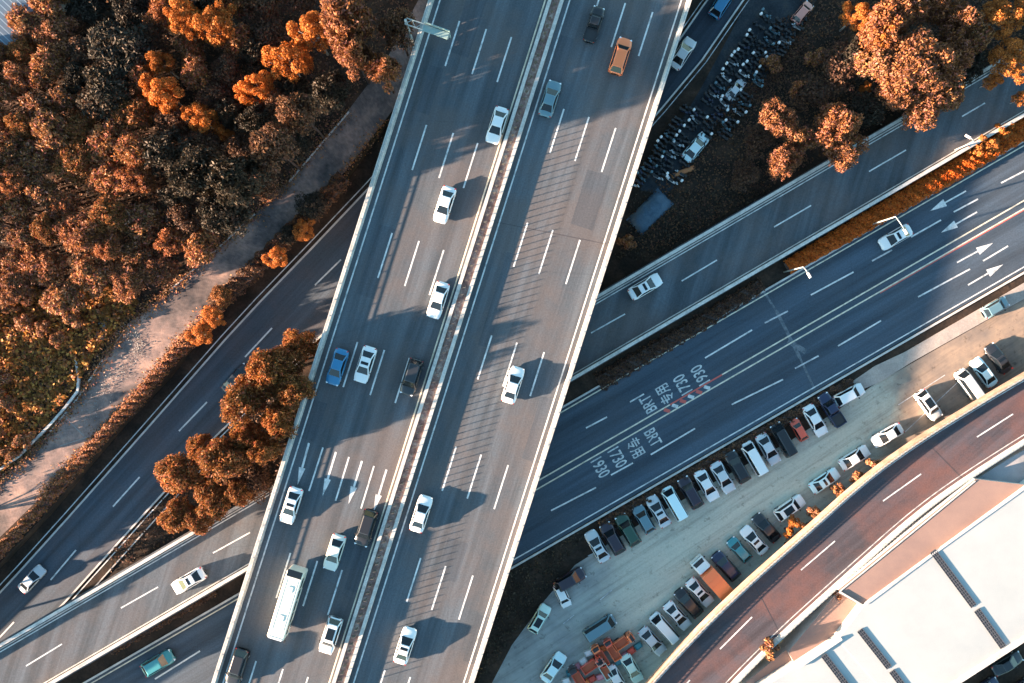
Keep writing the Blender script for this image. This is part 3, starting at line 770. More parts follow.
def make_car(name, L=4.6, W=1.82, H=1.46, cowl=.26, rf=.43, rr=.70, dk=.87, belt=.93, hood=.80, nose=.62, sunroof=None, rack=False):
    root = empty(name)
    X = lambda t: L / 2 - t * L          # t measured from the nose
    w = W / 2
    mb = MB()
    st = [(X(0), w * .48, nose - .12, .32), (X(.010), w * .66, nose - .03, .27), (X(.030), w * .81, nose + .04, .23), (X(.065), w * .92, nose + .09, .22), (X(.11), w * .975, nose + .12, .22), (X(cowl * .65), w, hood + .02, .22),
          (X(cowl), w, belt - .03, .22), (X(.5), w, belt, .22), (X(dk), w * .995, belt + .02, .22), (X(.935), w * .96, belt - .01, .24), (X(.965), w * .88, belt - .04, .26), (X(.987), w * .75, belt - .10, .29), (X(1.0), w * .55, belt - .20, .34)]
    loft(mb, st)
    # cabin, tapered, closed
    z0, z1 = belt - .04, H
    bw, tw = w * .90, w * .70
    def ring(x0, x1, hw, z, r):
        return [(x0, -hw + r, z), (x0, hw - r, z), (x0 - r, hw, z), (x1 + r, hw, z), (x1, hw - r, z), (x1, -hw + r, z), (x1 + r, -hw, z), (x0 - r, -hw, z)]
    xa, xb, xc, xd = X(cowl - .015), X(rf), X(rr), X(dk + .01)
    R0 = ring(xa, xd, bw, z0, .09); R1 = ring(xb, xc, tw, z1 - .05, .08); R2 = ring(xb - .10, xc + .08, tw - .10, z1, .07)
    vs = R0 + R1 + R2; fs = []
    for a in (0, 8):
        for i in range(8):
            j = (i + 1) % 8; fs.append((a + i, a + j, a + 8 + j, a + 8 + i))
    mb.add(vs, fs); mb.add(R2, [tuple(range(8))])
    if rack:
        for s in (-1, 1): mb.tube([(xb - .2, s * tw * .92, z1 + .03), (xc + .2, s * tw * .92, z1 + .03)], .025, 6)
    mb.build('body', paint('white'), root)
    ctr = (0, 0, (z0 + z1) / 2)
    panel([R0[0], R0[1], R1[1], R1[0]], .03, .016, 'windscreen', M['glass'], root, ctr)
    panel([R0[4], R0[5], R1[5], R1[4]], .05, .016, 'rear_window', M['glass'], root, ctr)
    for a, b in ((2, 3), (6, 7)): panel([R0[a], R0[b], R1[b], R1[a]], .07, .014, 'side_window', M['glass'], root, ctr)
    if sunroof:
        f0, f1 = sunroof; x0 = xb - .2 + (xc - xb + .3) * f0; x1 = xb - .2 + (xc - xb + .3) * f1
        mb = MB(); mb.box(((x0 + x1) / 2, 0, z1 + .005), (abs(x0 - x1), tw * 1.45, .03), 0, 0, 1, .0); mb.build('sunroof', M['glass'], root)
    for s in (-1, 1):
        mb = MB(); mb.box((X(.036), s * w * .70, nose - .0), (.20, .28, .10), -s * .55); mb.build('headlight', M['lampw'], root)
        mb = MB(); mb.box((X(.968), s * w * .74, belt - .10), (.10, .28, .14), s * .6); mb.build('tail_light', M['lampr'], root)
        mb = MB(); mb.box((X(cowl + .05), s * (w + .07), belt + .02), (.14, .22, .14), 0, 0, .8); mb.build('wing_mirror', M['blackp'], root)
        for t in (.18, .82):
            mb = MB(); mb.tube([(X(t), s * (w - .20), .32), (X(t), s * (w - .0), .32)], .32, 14, 0); mb.tube([(X(t), s * (w - .02), .32), (X(t), s * (w + .012), .32)], .19, 10, 1)
            mb.build('wheel', [M['tyre'], M['rim']], root)
    return root

def make_van(name, L=4.9, W=1.8, H=1.95):
    return make_car(name, L, W, H, cowl=.09, rf=.20, rr=.95, dk=.985, belt=1.02, hood=.92, nose=.78)

def make_pickup(name, L=5.2, W=1.85, H=1.75):
    r = make_car(name, L, W, H, cowl=.25, rf=.34, rr=.56, dk=.62, belt=1.0, hood=.92, nose=.8)
    mb = MB(); X = lambda t: L / 2 - t * L
    x0, x1 = X(.64), X(.97)
    mb.box(((x0 + x1) / 2, 0, 1.035), (x0 - x1, W * .80, .02))
    mb.build('cargo_bed', M['blackp'], r)
    mb = MB()
    for s in (-1, 1): mb.box(((x0 + x1) / 2, s * W * .43, 1.09), (x0 - x1, .1, .16))
    mb.box((x1 + .02, 0, 1.09), (.1, W * .8, .16)); mb.box((x0 - .02, 0, 1.12), (.06, W * .8, .2))
    b = mb.build('bed_side', paint('white'), r)
    return r

def make_box_truck(name, L=6.6, W=2.05, cab=1.75, H=2.9, open_bed=False):
    r = empty(name)
    mb = MB(); x = L / 2
    mb.box((x - cab / 2, 0, 1.15), (cab, W * .94, 1.5), 0, 0, 1, .12); mb.box((x - cab / 2 - .12, 0, 2.05), (cab - .35, W * .88, .45), 0, 0, .95, .10)
    mb.build('cab', paint('white'), r)
    panel([(x - .02, -W * .4, 1.45), (x - .02, W * .4, 1.45), (x - .30, W * .38, 2.18), (x - .30, -W * .38, 2.18)], .04, .05, 'windscreen', M['glass'], r, (0, 0, 1))
    mb = MB(); mb.box((x - .35, 0, 2.285), (.5, W * .7, .03)); mb.build('wind_deflector', M['blackp'], r)
    mb = MB(); Lb = L - cab - .15; xc = -x + Lb / 2
    if open_bed:
        mb.box((xc, 0, .95), (Lb, W, .25))
        for s in (-1, 1): mb.box((xc, s * (W / 2 - .04), 1.3), (Lb, .08, .5))
        for s in (-1, 1): mb.box((xc + s * (Lb / 2 - .04), 0, 1.3), (.08, W - .17, .5))
        mb.build('cargo_bed', paint('orange'), r)
        mb = MB(); mb.box((xc, 0, 1.085), (Lb - .2, W - .2, .02)); mb.build('bed_floor', plain('bed_rust', (.42, .11, .05), .8), r)
    else:
        mb.box((xc, 0, .75 + (H - .75) / 2), (Lb, W, H - .75), 0, 0, 1, .05)
        b = mb.build('cargo_box', paint('orange'), r)
        mb = MB()
        for k in range(int(Lb / .8)): mb.box((-x + .4 + k * .8, 0, H + .012), (.05, W - .1, .03))
        mb.build('roof_rib', paint('orange'), b)
    mb = MB(); mb.box((0, 0, .6), (L - .3, .9, .2)); mb.build('chassis', M['blackp'], r)
    for s in (-1, 1):
        mb = MB(); mb.box((x - .02, s * W * .36, .8), (.08, .3, .2)); mb.build('headlight', M['lampw'], r)
        mb = MB(); mb.box((x - .3, s * (W / 2 + .08), 1.8), (.1, .2, .35)); mb.build('wing_mirror', M['blackp'], r)
        for t in (x - .8, -x + 1.1):
            mb = MB(); mb.tube([(t, s * (W / 2 - .35), .4), (t, s * (W / 2 - .05), .4)], .4, 14); mb.build('wheel', M['tyre'], r)
    return r

def make_bus(name, L=8.5, W=2.05, H=3.0):
    r = empty(name)
    mb = MB(); mb.box((0, 0, .35 + (H - .35) / 2), (L, W, H - .35), 0, 0, 1, .16); mb.build('body', paint('cream'), r)
    mb = MB(); mb.box((-L / 2 + .35, 0, H - .02), (.85, W * .90, .10), 0, 0, 1, .05); mb.build('rear_window', M['glass'], r)
    panel([(L / 2, -W * .42, 1.3), (L / 2, W * .42, 1.3), (L / 2 - .02, W * .42, 2.6), (L / 2 - .02, -W * .42, 2.6)], .03, .03, 'windscreen', M['glass'], r, (0, 0, 1.5))
    mb = MB(); mb.box((L / 2 - .1, 0, H + .01), (.25, W * .8, .06)); mb.build('marker_panel', M['lampw'], r)
    for s in (-1, 1):
        for k in range(5):
            mb = MB(); mb.box((L / 2 - 1.3 - k * 1.45, s * (W / 2 + .005), 2.05), (1.25, .03, .85)); mb.build('side_window', M['glass'], r)
        for t in (L / 2 - 1.5, -L / 2 + 2.0):
            mb = MB(); mb.tube([(t, s * (W / 2 - .3), .45), (t, s * (W / 2 + .01), .45)], .45, 14); mb.build('wheel', M['tyre'], r)
        mb = MB(); mb.box((L / 2 + .12, s * (W / 2 + .1), 2.4), (.25, .12, .4)); mb.build('wing_mirror', M['blackp'], r)
    for x, m_ in ((1.6, .8), (-2.0, .8)):
        mb = MB(); mb.box((x, 0, H + .03), (m_, .7, .09), 0, 0, .95, .05); mb.build('roof_hatch', plain('hatch', (.62, .64, .60), .5), r)
    mb = MB()
    for s in (-1, 1): mb.box((0, s * W * .33, H + .01), (L - 2.2, .05, .04))
    mb.build('roof_rib', paint('cream'), r)
    return r

PROTO = dict(
    sedan=make_car('sedan'),
    sedan_sr=make_car('sedan', sunroof=(.12, .50)),
    suv=make_car('suv', 4.6, 1.88, 1.72, cowl=.24, rf=.37, rr=.86, dk=.96, belt=1.08, hood=.98, nose=.8),
    suv_sr=make_car('suv', 4.6, 1.88, 1.70, cowl=.25, rf=.36, rr=.86, dk=.96, belt=1.08, hood=.98, nose=.8, sunroof=(.08, .78)),
    hatch=make_car('hatchback', 3.9, 1.70, 1.50, cowl=.23, rf=.36, rr=.84, dk=.95, belt=.96, hood=.86, nose=.68),
    van=make_van('van'),
    pickup=make_pickup('pickup_truck'),
    truck=make_box_truck('box_truck'),
    cart=make_box_truck('cargo_tricycle', 3.6, 1.35, .95, 2.0, True),
    bus=make_bus('bus'))
USED = set()
BODY_PARTS = ('body', 'bed_side', 'cab')
ordinal = lambda n: '%d%s' % (n, 'th' if 10 <= n % 100 <= 20 else {1: 'st', 2: 'nd', 3: 'rd'}.get(n % 10, 'th'))
def place(kind, u, v, z, deg, col, label, cat='car', group=None, scale=1.0, box=None, name=None, hc=.8):
    root = PROTO[kind]
    p = P(u, v, z + hc); p.z = z
    rz = math.radians(deg)
    if kind not in USED:
        o = root; USED.add(kind); o.location = p; o.rotation_euler = (0, 0, rz); o.scale = (scale,) * 3
    else:
        o = dup(root, p, rz, (scale,) * 3)
    for c in o.children:
        st = c.name.split('.')[0]
        if st in BODY_PARTS: override(c, paint(col))
        if st in ('cargo_box', 'cargo_bed') and box: override(c, paint(box)); [override(g, paint(box)) for g in c.children]
    tag(o, label, cat, group)
    return o
DN, UPH = -107.6, 72.4
G1 = 'cars driving down the left half of the bridge'; G2 = 'cars driving up the right half of the bridge'
for a in (
 ('sedan', 497, 125, DN, 'white', 'white saloon hugging the median, topmost car on the left half of the bridge', G1),
 ('sedan', 444.5, 204.5, DN, 'white', 'white saloon in the second sunlit stretch, below the car nearest the median top', G1),
 ('sedan', 438, 300, DN, 'white', 'white saloon beside the median at the lower end of the sunlit stretch', G1),
 ('sedan', 337, 367, DN, 'blue', 'blue saloon next to the left parapet, left of a white car', G1),
 ('sedan_sr', 365, 364.5, DN, 'white', 'white saloon with dark sunroof between the blue car and the black one', G1),
 ('suv', 411.5, 377, DN, 'dark', 'black estate car straddling a dash beside the median', G1),
 ('sedan_sr', 291, 505.5, DN, 'white', 'white saloon with dark roof panel just below the leftmost lane arrow', G1),
 ('sedan', 334.3, 552.5, DN, 'cream', 'cream saloon right of the white bus, above its shadow', G1),
 ('suv', 366, 528, DN, 'black', 'black car beside the median below the rightmost lane arrow', G1),
 ('suv_sr', 330.5, 635.5, DN, 'white', 'white car with long black glass roof near the bottom of the bridge', G1),
 ('suv', 237, 667, DN, 'black', 'black car at the bottom edge beside the left parapet', G1),
 ('sedan', 421, 514, UPH, 'white', 'white saloon just right of the median, lower middle of the bridge', G2),
 ('sedan_sr', 405, 646, UPH, 'white', 'white saloon right of the median near the bottom edge', G2),
 ('sedan', 513, 385, UPH, 'white', 'white saloon alone in the middle of the right half of the bridge', G2),
 ('sedan', 550, 98.5, UPH, 'steel', 'blue-grey saloon just right of the median near the top', G2),
 ('pickup', 594, 24, UPH, 'black', 'black pickup truck near the top of the right half of the bridge', G2),
 ('suv', 620.5, 56, UPH, 'orange', 'orange car near the top right parapet of the bridge', G2)):
    k, u, v, d, c, lab, g = a
    place(k, u, v, DZ + .012, d, c, lab, 'pickup' if k == 'pickup' else 'car', g, .88 if k == 'pickup' else 1.0)
place('bus', 285, 605.5, DZ + .012, DN + .6, 'cream', 'cream-white bus on the left half of the bridge near the bottom', 'bus', hc=3.0)

place('sedan_sr', 645.5, 286.5, r1z(645), 30.3, 'white', 'white saloon on the narrow overpass just right of the bridge', 'car', hc=.9)
place('sedan_sr', 188.5, 581, r1z(188) , 210.3, 'white', 'white car with black roof on the narrow overpass left of the bridge', 'car')
for o in (): pass
place('sedan_sr', 896, 237, Z0, 210, 'white', 'white saloon driving on the wide road beside the orange hedge', 'car')
place('hatch', 158, 663, Z0, 30, 'teal', 'teal hatchback on the lower road at the bottom left', 'car', None, 1.15)
place('sedan', 31, 579.5, Z0, 47, 'silver', 'silver saloon at the left edge on the shaded lower road', 'car', None, .9)
place('sedan', 236, 379, Z0, 47, 'dark', 'dark car half hidden by rust-coloured tree on the left lower road', 'car', None)
place('sedan', 683, 53, Z0, 57, 'silver', 'silver saloon partly covered by the bridge at the top', 'car')
place('hatch', 722, 3, Z0, 57, 'blue', 'blue car cut by the top edge right of the bridge', 'car', None, 1.1)
place('sedan', 736, 89, 0.01, 50, 'silver', 'small silver car parked at the right edge of the scooter yard', 'car', None, .72)
place('sedan', 696, 147, 0.01, 50, 'cyanwhite', 'pale blue-white car parked at the lower end of the scooter yard', 'car', None, .95)
place('hatch', 803, 12, 0.01, 50, 'pink', 'salmon pink car at the top right end of the scooter yard', 'car', None, .85)

GA = 'cars parked in the row along the wide road'
rowA = [
 ('sedan_sr', 597.5, 546.5, 'silver', 'silver saloon with dark roof, lowest of the row along the wide road'),
 ('suv', 612.5, 538.5, 'plum', 'dark plum car, second from the lower end of the roadside row'),
 ('suv', 628, 530, 'green', 'dark green car, third from the lower end of the roadside row'),
 ('hatch', 644, 519.5, 'steel', 'blue-green car left of a silver saloon, fourth from the lower end of the roadside row'),
 ('sedan_sr', 658.5, 511.5, 'silver', 'silver saloon between blue-green car and white van'),
 ('van', 674.5, 503.5, 'cyanwhite', 'white van with plain roof, lower one of two in the roadside row'),
 ('suv', 690.5, 492.5, 'plum', 'dark plum car between the lower white van and white saloon'),
 ('sedan', 707, 485.5, 'white', 'white saloon with dark windows in the middle of the roadside row'),
 ('sedan', 723, 477.5, 'silver', 'pale silver car between white saloon and black car'),
 ('suv', 737.5, 467, 'black', 'black car left of the upper white van in the roadside row'),
 ('van', 754.5, 458.5, 'white', 'white van, upper one of two in the roadside row'),
 ('sedan', 768.5, 449, 'silver', 'silver saloon right of the upper white van'),
 ('van', 783.5, 439.5, 'black', 'black people carrier left of the small orange car'),
 ('hatch', 799.5, 430, 'red', 'small orange-red car in the roadside row'),
 ('sedan', 815.5, 420.5, 'white', 'white saloon right of the small orange-red car'),
]
for k, u, v, c, lab in rowA:
    place(k, u, v, 0.035, 120 if k != 'sedan' else -60, c, lab, 'van' if k == 'van' else 'car', GA, .98 if k != 'hatch' else (1.0 if c != 'red' else .8))
place('pickup', 832, 410, .035, 122, 'navy', 'navy blue pickup at the upper end of the roadside row', 'pickup', GA, .95)
place('suv', 849.5, 395, .035, 28, 'white', 'white car parked lengthways beyond the navy pickup', 'car', None, .92)
GB = 'cars parked in the row below the curved ramp'
rowB = [
 ('sedan', 652.5, 641.5, -48, 'silver', 'silver car with dark rear, lowest of the row beside the curved ramp'),
 ('van', 664.5, 628, 132, 'white', 'white van at the lower end of the row beside the ramp'),
 ('sedan_sr', 677.5, 616, -48, 'white', 'white saloon between white van and black car beside the ramp'),
 ('suv', 688.5, 603, 132, 'black', 'black car between two white saloons beside the ramp'),
 ('sedan_sr', 700, 592.5, -48, 'white', 'white saloon left of the orange box truck'),
 ('suv', 726, 566, 132, 'navy', 'dark navy car right of the orange box truck'),
 ('hatch', 739.5, 550, 132, 'teal', 'teal car between dark navy car and white saloon'),
 ('sedan_sr', 754.5, 540.5, 132, 'white', 'white saloon right of the teal car beside the ramp'),
 ('sedan', 766.5, 528, 132, 'dark', 'dark grey car right of the white saloon at the upper end of the ramp row'),
 ('suv_sr', 790, 508, 35, 'white', 'white car with black roof parked lengthways beside small orange bush'),
 ('sedan_sr', 825, 481, 34, 'cyanwhite', 'pale saloon parked lengthways, second in the line beside the ramp wall'),
 ('sedan', 855, 458, 32, 'white', 'white saloon parked lengthways, third in the line beside the ramp wall'),
 ('sedan', 888, 435.5, 210, 'white', 'white saloon parked lengthways, uppermost in the line beside the ramp wall'),
 ('suv_sr', 929, 405, -54, 'white', 'white car with two dark roof panels alone on the sunlit ground'),
 ('van', 969.5, 385, 126, 'silver', 'silver van, left of three cars in the sunlit corner'),
 ('sedan', 984.5, 372.5, 126, 'cyanwhite', 'pale blue saloon, middle of three cars in the sunlit corner'),
 ('sedan_sr', 999, 358.5, 126, 'dark', 'dark saloon, right of three cars in the sunlit corner'),
 ('hatch', 996, 307.5, 30, 'steel', 'dark teal car parked against the pale footpath at the right edge'),
]
for k, u, v, d, c, lab in rowB:
    place(k, u, v, 0.035, d, c, lab, 'van' if k == 'van' else 'car', GB, .95)
place('truck', 714, 580, .035, 132, 'white', 'orange box truck with white cab in the row beside the ramp', 'truck', None, 1.0, 'orange', hc=2.2)
place('suv_sr', 539.5, 619, .035, 60, 'mint', 'pale mint car at the dark lower left edge of the car park', 'car', None, .88)
place('hatch', 562.5, 596, .035, -65, 'white', 'small white car under the shade at the lower left of the car park', 'car', None, .85)
place('sedan', 553.5, 668, .035, 55, 'cyanwhite', 'pale cyan saloon at the bottom edge of the car park', 'car', None, .95)
place('van', 600, 628, .035, 33, 'steel', 'dark blue-grey van in its own shade above the orange carts', 'van', None, .95)
place('sedan', 632, 669, .035, -60, 'mint', 'pale green saloon at the bottom edge right of the orange carts', 'car', None, .9)
place('sedan', 617, 680, .035, -60, 'white', 'white saloon cut by the bottom edge beside the pale green one', 'car', None, .9)
place('suv', 570, 580, .035, 30, 'plum', 'dark car lost in shade left of the roadside row', 'car', None, .95)
for k, (u, v, d, c, bx, lab) in enumerate((
 (623, 641, 35, 'orange', 'orange', 'orange cargo cart with open bed, uppermost of the carts'),
 (612, 649, 122, 'red', 'orange', 'orange cargo cart next to the uppermost one'),
 (600, 655, 122, 'orange', 'red', 'orange-red cargo cart in the middle of the cluster'),
 (592, 664, 35, 'red', 'red', 'red cargo cart, third down the cluster'),
 (577, 676, 122, 'brown', 'red', 'brown and red cargo cart at the bottom edge'),
 (604, 668, 122, 'pink', 'mint', 'pink and mint cargo cart at the lower right of the cluster'))):
    place('cart', u, v, .035, d, c, lab, 'cart', 'cargo carts crowded at the bottom of the car park', .85, bx)
rc = random.Random(9)
ccol = [('white', (.7, .7, .68)), ('mint green', (.25, .5, .42)), ('red', (.55, .08, .05)), ('pink', (.6, .25, .3)), ('teal', (.04, .2, .24)), ('orange', (.75, .22, .06))]
cm = [plain('crate_' + n_.split()[0], c_, .7) for n_, c_ in ccol]
def crate_mesh(m):
    mb = MB(); mb.box((0, 0, .03), (1.0, .7, .06))
    for x_ in (-.48, .48): mb.box((x_, 0, .33), (.04, .7, .54))
    for y_ in (-.33, .33): mb.box((0, y_, .33), (.92, .04, .54))
    mb.box((0, 0, .36), (.90, .60, .30), 0, 0, .9)
    return mb.mesh('crate', m)
cms = [crate_mesh(m) for m in cm]
for k, (u, v, ci) in enumerate(((583, 660, 0), (577, 666, 3), (588, 652, 0), (594, 647, 1), (570, 672, 4), (607, 674, 1), (612, 668, 0), (618, 661, 4), (624, 655, 3), (631, 650, 2), (600, 676, 3), (592, 678, 2), (586, 682, 5), (638, 645, 4), (615, 655, 5), (602, 648, 5), (609, 643, 2), (566, 680, 0))):
    o = link('crate', cms[ci], None, P(u, v, .035), rc.uniform(.3, .9))
    near = 'left of the carts' if u < 590 else 'right of the carts' if u > 612 else 'among the carts'
    tag(o, '%s crate %s, %s from the top of the clutter' % (ccol[ci][0], near, ordinal(sorted((643, 645, 647, 648, 650, 652, 655, 655.1, 660, 661, 666, 668, 672, 674, 676, 678, 680, 682)).index(v if v != 655 or u < 620 and ci == 5 else 655.1) + 1)), 'crate', 'crates heaped around the cargo carts')
# cars in the dark yard, bottom right corner, and wrecks in the shade below the bridge
for u, v, d, c, lab in ((1008, 664, 30, 'dark', 'dark car in the shaded yard below the white roof, upper one'), (1020, 690, 30, 'plum', 'dark car cut by the bottom edge in the shaded yard'),
                        (985, 690, 30, 'navy', 'navy car in the shaded yard below the white roof, lower one')):
    place('sedan', u, v, .02, d, c, lab, 'car', None, .95)

# ------------------------------------------------------------------ scooters
def make_scooter(name, body, seat, top):
    mb = MB()
    for x in (.58, -.55): mb.tube([(x, -.05, .25), (x, .05, .25)], .25, 10, 1)
    mb.box((-.35, 0, .55), (.75, .30, .35), 0, 0, .85, .05); mb.box((.1, 0, .30), (.5, .28, .1)); mb.box((.42, 0, .65), (.12, .38, .6), 0, 0, .9, .04)
    mb.box((-.33, 0, .78), (.68, .30, .12), 0, 2, .9, .04); mb.box((-.80, 0, .88), (.36, .40, .32), 0, 3, .9, .08)
    mb.tube([(.42, -.34, 1.02), (.46, 0, 1.0), (.42, .34, 1.02)], .03, 6, 1); mb.tube([(.58, 0, .3), (.45, 0, 1.0)], .04, 6, 1)
    mb.box((.52, 0, .95), (.14, .22, .16), 0, 0, .8); mb.box((.62, 0, .5), (.3, .14, .06), 0, 0)
    for s in (-.36, .36): mb.ellipsoid((.40, s, 1.18), (.05, .07, .05), 6, 4, 1)
    return mb.mesh(name, [paint(body), M['tyre'], seat, top])
tw_ = plain('top_case_white', (.8, .82, .82), .5)
smesh = [make_scooter('scooter', b, s, t) for b, s, t in (('dark', M['blackp'], M['blackp']), ('white', M['blackp'], paint('silver')), ('steel', M['blackp'], paint('steel')), ('black', M['blackp'], tw_), ('navy', M['blackp'], M['blackp']), ('silver', M['blackp'], M['blackp']))]
rng = random.Random(5)
D = Vector((125, -185)).normalized()           # direction of the yard in the picture
Nn = Vector((-D.y, D.x))                        # to the right/down of it
rows = ((0, 0, 196, 'the yard row nearest the road'), (15, 0, 200, 'the second yard row'), (30, 70, 215, 'the third yard row'), (-14, -20, 78, 'the short outer row'))
ordn = lambda n: '%d%s' % (n, 'th' if 10 <= n % 100 <= 20 else {1: 'st', 2: 'nd', 3: 'rd'}.get(n % 10, 'th'))
cname = ('dark', 'white', 'blue-grey', 'black white-boxed', 'navy', 'silver')
yard0 = Vector((654, 182))
for off, s0, s1, rn in rows:
    s = s0; k = 0
    while s < s1:
        s += rng.uniform(4.3, 5.8)
        if rng.random() < .06: continue
        q = yard0 + D * s + Nn * (off + rng.uniform(-1.5, 1.5))
        if q.y > 188 or q.y < -8: continue
        k += 1
        i = rng.choices(range(6), (5, 1.0, 3, 5, 2, 1.0))[0]
        p = P(q.x, q.y, .01); p.z = .01
        o = link('scooter', smesh[i], None, p, math.radians(-34 + rng.uniform(-14, 14)) + (math.pi if rng.random() < .4 else 0))
        tag(o, '%s scooter, %s from the bottom in %s' % (cname[i], ordn(k), rn), 'scooter', 'scooters parked in the yard right of the bridge')
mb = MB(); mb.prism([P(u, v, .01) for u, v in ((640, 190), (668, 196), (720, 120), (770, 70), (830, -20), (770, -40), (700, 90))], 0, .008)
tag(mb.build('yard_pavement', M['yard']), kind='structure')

# blue tarpaulin heap
me = MB(); n_ = 14
for i in range(n_):
    pass
def heap(name, u, v, lx, ly, h, ang, mat, seed):
    r = random.Random(seed); nx, ny = 16, 10; vs = []; fs = []
    for j in range(ny + 1):
        for i in range(nx + 1):
            x = (i / nx - .5) * 2; y = (j / ny - .5) * 2
            d = max(0, 1 - (abs(x) ** 3 + abs(y) ** 3)); wob = r.uniform(-.12, .12)
            vs.append((x * lx / 2 * (1 + wob * .2), y * ly / 2 * (1 + wob * .3), h * d ** .5 * (1 + wob) + .02))
    for j in range(ny):
        for i in range(nx): a = j * (nx + 1) + i; fs.append((a, a + 1, a + nx + 2, a + nx + 1))
    mb = MB(); mb.add(vs, fs, 0, True); p = P(u, v, 0)
    return mb.build(name, mat, None, p, math.radians(ang))
tag(heap('tarpaulin', 650, 212, 6.0, 3.0, 1.1, 45, M['tarp'], 3), 'dull blue tarpaulin over a long heap right of the bridge', 'tarpaulin')
tag(heap('rubble_pile', 112, 332, 2.6, 1.4, .35, 50, M['concrete_dark'], 4).__class__ and bpy.data.objects['rubble_pile'], 'pale rubble pile beside the old road', 'rubble')
bpy.data.objects['rubble_pile'].location.z = BANK_Z
tag(heap('cardboard_heap', 683, 172, 3.4, .7, .5, 22, plain('cardboard', (.5, .2, .08), .8), 6), 'orange-brown heap of sheets at the lower end of the scooter yard', 'rubbish')
mb = MB(); r = random.Random(2)
low = [(77, 360), (80, 376), (79, 391), (66, 408), (52, 424), (38, 438), (20, 456), (0, 470)]
wall_along(mb, [P(u, v, BANK_Z) for u, v in low], .3, 0, .5); tag(mb.build('low_wall', M['concrete_white']), 'low curved white wall between rust shrubs and the old road', 'wall')

# ------------------------------------------------------------------ cantilever sign over the left parapet, street lamps
sg = empty('overhead_sign', P(412, 40, DZ))
tag(sg, 'pale cantilever sign frame reaching over the left parapet at the top of the bridge', 'road sign')
def schild(mb, name, mats): 
    o = mb.build(name, mats, sg); o.location = -sg.location; return o
base = P(412, 40, DZ); ZT = 15.6
q = Vector((base.x, base.y, ZT)); end = P(449, 36, ZT)
mb = MB(); mb.tube([(base.x, base.y, 0.0), (base.x, base.y, ZT + .3)], [.24, .16], 12); schild(mb, 'post', M['steel'])
d = Vector((end.x - q.x, end.y - q.y, 0)); Ls = d.length; d.normalize(); n = Vector((-d.y, d.x, 0))
for s in (-.35, .35):
    mb = MB(); mb.tube([q + n * s, q + d * Ls + n * s], .08, 8)
    schild(mb, 'arm', M['steel'])
mb = MB()
for k in range(9):
    a = q + d * (Ls * k / 8) + n * (.35 if k % 2 else -.35); b = q + d * (Ls * min(k + 1, 8) / 8) + n * (-.35 if k % 2 else .35)
    mb.tube([a, b], .04, 6)
schild(mb, 'lattice', M['steel'])
mb = MB(); c = q + d * (Ls * .70); mb.box((c.x + n.x * .45, c.y + n.y * .45, ZT - .7), (Ls * .58, .10, 2.4), math.atan2(d.y, d.x)); schild(mb, 'sign_panel', M['steel_teal'])
mb = MB(); mb.box((c.x - n.x * .1, c.y - n.y * .1, ZT + .12), (Ls * .58, .75, .1), math.atan2(d.y, d.x)); schild(mb, 'catwalk', M['steel_teal'])

def street_lamp(u, v, zb, h, deg, arm, label):
    b = P(u, v, zb); r = empty('street_lamp', b)
    tag(r, label, 'street lamp', 'street lamps along the roads')
    a = Vector((math.cos(math.radians(deg)), math.sin(math.radians(deg)), 0))
    mb = MB(); mb.tube([(0, 0, 0), (0, 0, h)], [.12, .07], 10); mb.build('pole', M['steel'], r)
    mb = MB(); mb.tube([Vector((0, 0, h)), a * arm * .5 + Vector((0, 0, h + .25)), a * arm + Vector((0, 0, h + .35))], .06, 8); mb.build('arm', M['steel'], r)
    mb = MB(); e = a * (arm + .3); mb.box((e.x, e.y, h + .33), (.8, .3, .12), math.radians(deg), 0, .85); mb.build('lamp_head', plain('lamp_head', (.7, .7, .68), .4), r)
street_lamp(870, 225, .1, 8.0, -60, 1.9, 'street lamp on the orange hedge reaching over the white car')
street_lamp(784, 272, .1, 8.0, -60, .9, 'street lamp at the lower end of the orange hedge')
street_lamp(955, 150, r1z(955), 5.0, 150, .8, 'street lamp on the overpass parapet at the upper end of the hedge')

# ------------------------------------------------------------------ foliage
def leaf_quads(pos, nrm, size, rs, aspect=.62):
    """vectorised leaf quads -> verts (4n,3)"""
    n = len(pos)
    nrm = nrm / (np.linalg.norm(nrm, axis=1, keepdims=True) + 1e-9)
    t = rs.normal(size=(n, 3)); t -= nrm * (t * nrm).sum(1, keepdims=True); t /= np.linalg.norm(t, axis=1, keepdims=True) + 1e-9
    b = np.cross(nrm, t)
    s = size * rs.uniform(.6, 1.35, (n, 1)) / 2
    t = t * s; b = b * s * aspect
    v = np.stack([pos - t, pos - b * 1.0 + t * .1, pos + t, pos + b * 1.0 + t * .1], 1).reshape(-1, 3)
    return v

def quads_mesh(name, V, mat, extra=None):
    me = bpy.data.meshes.new(name); n = len(V) // 4
    me.vertices.add(len(V)); me.vertices.foreach_set('co', V.astype(np.float32).ravel())
    me.loops.add(n * 4); me.loops.foreach_set('vertex_index', np.arange(n * 4, dtype=np.int32))
    me.polygons.add(n); me.polygons.foreach_set('loop_start', np.arange(0, n * 4, 4, dtype=np.int32))
    me.materials.append(mat); me.update(calc_edges=True); me.validate()
    return me

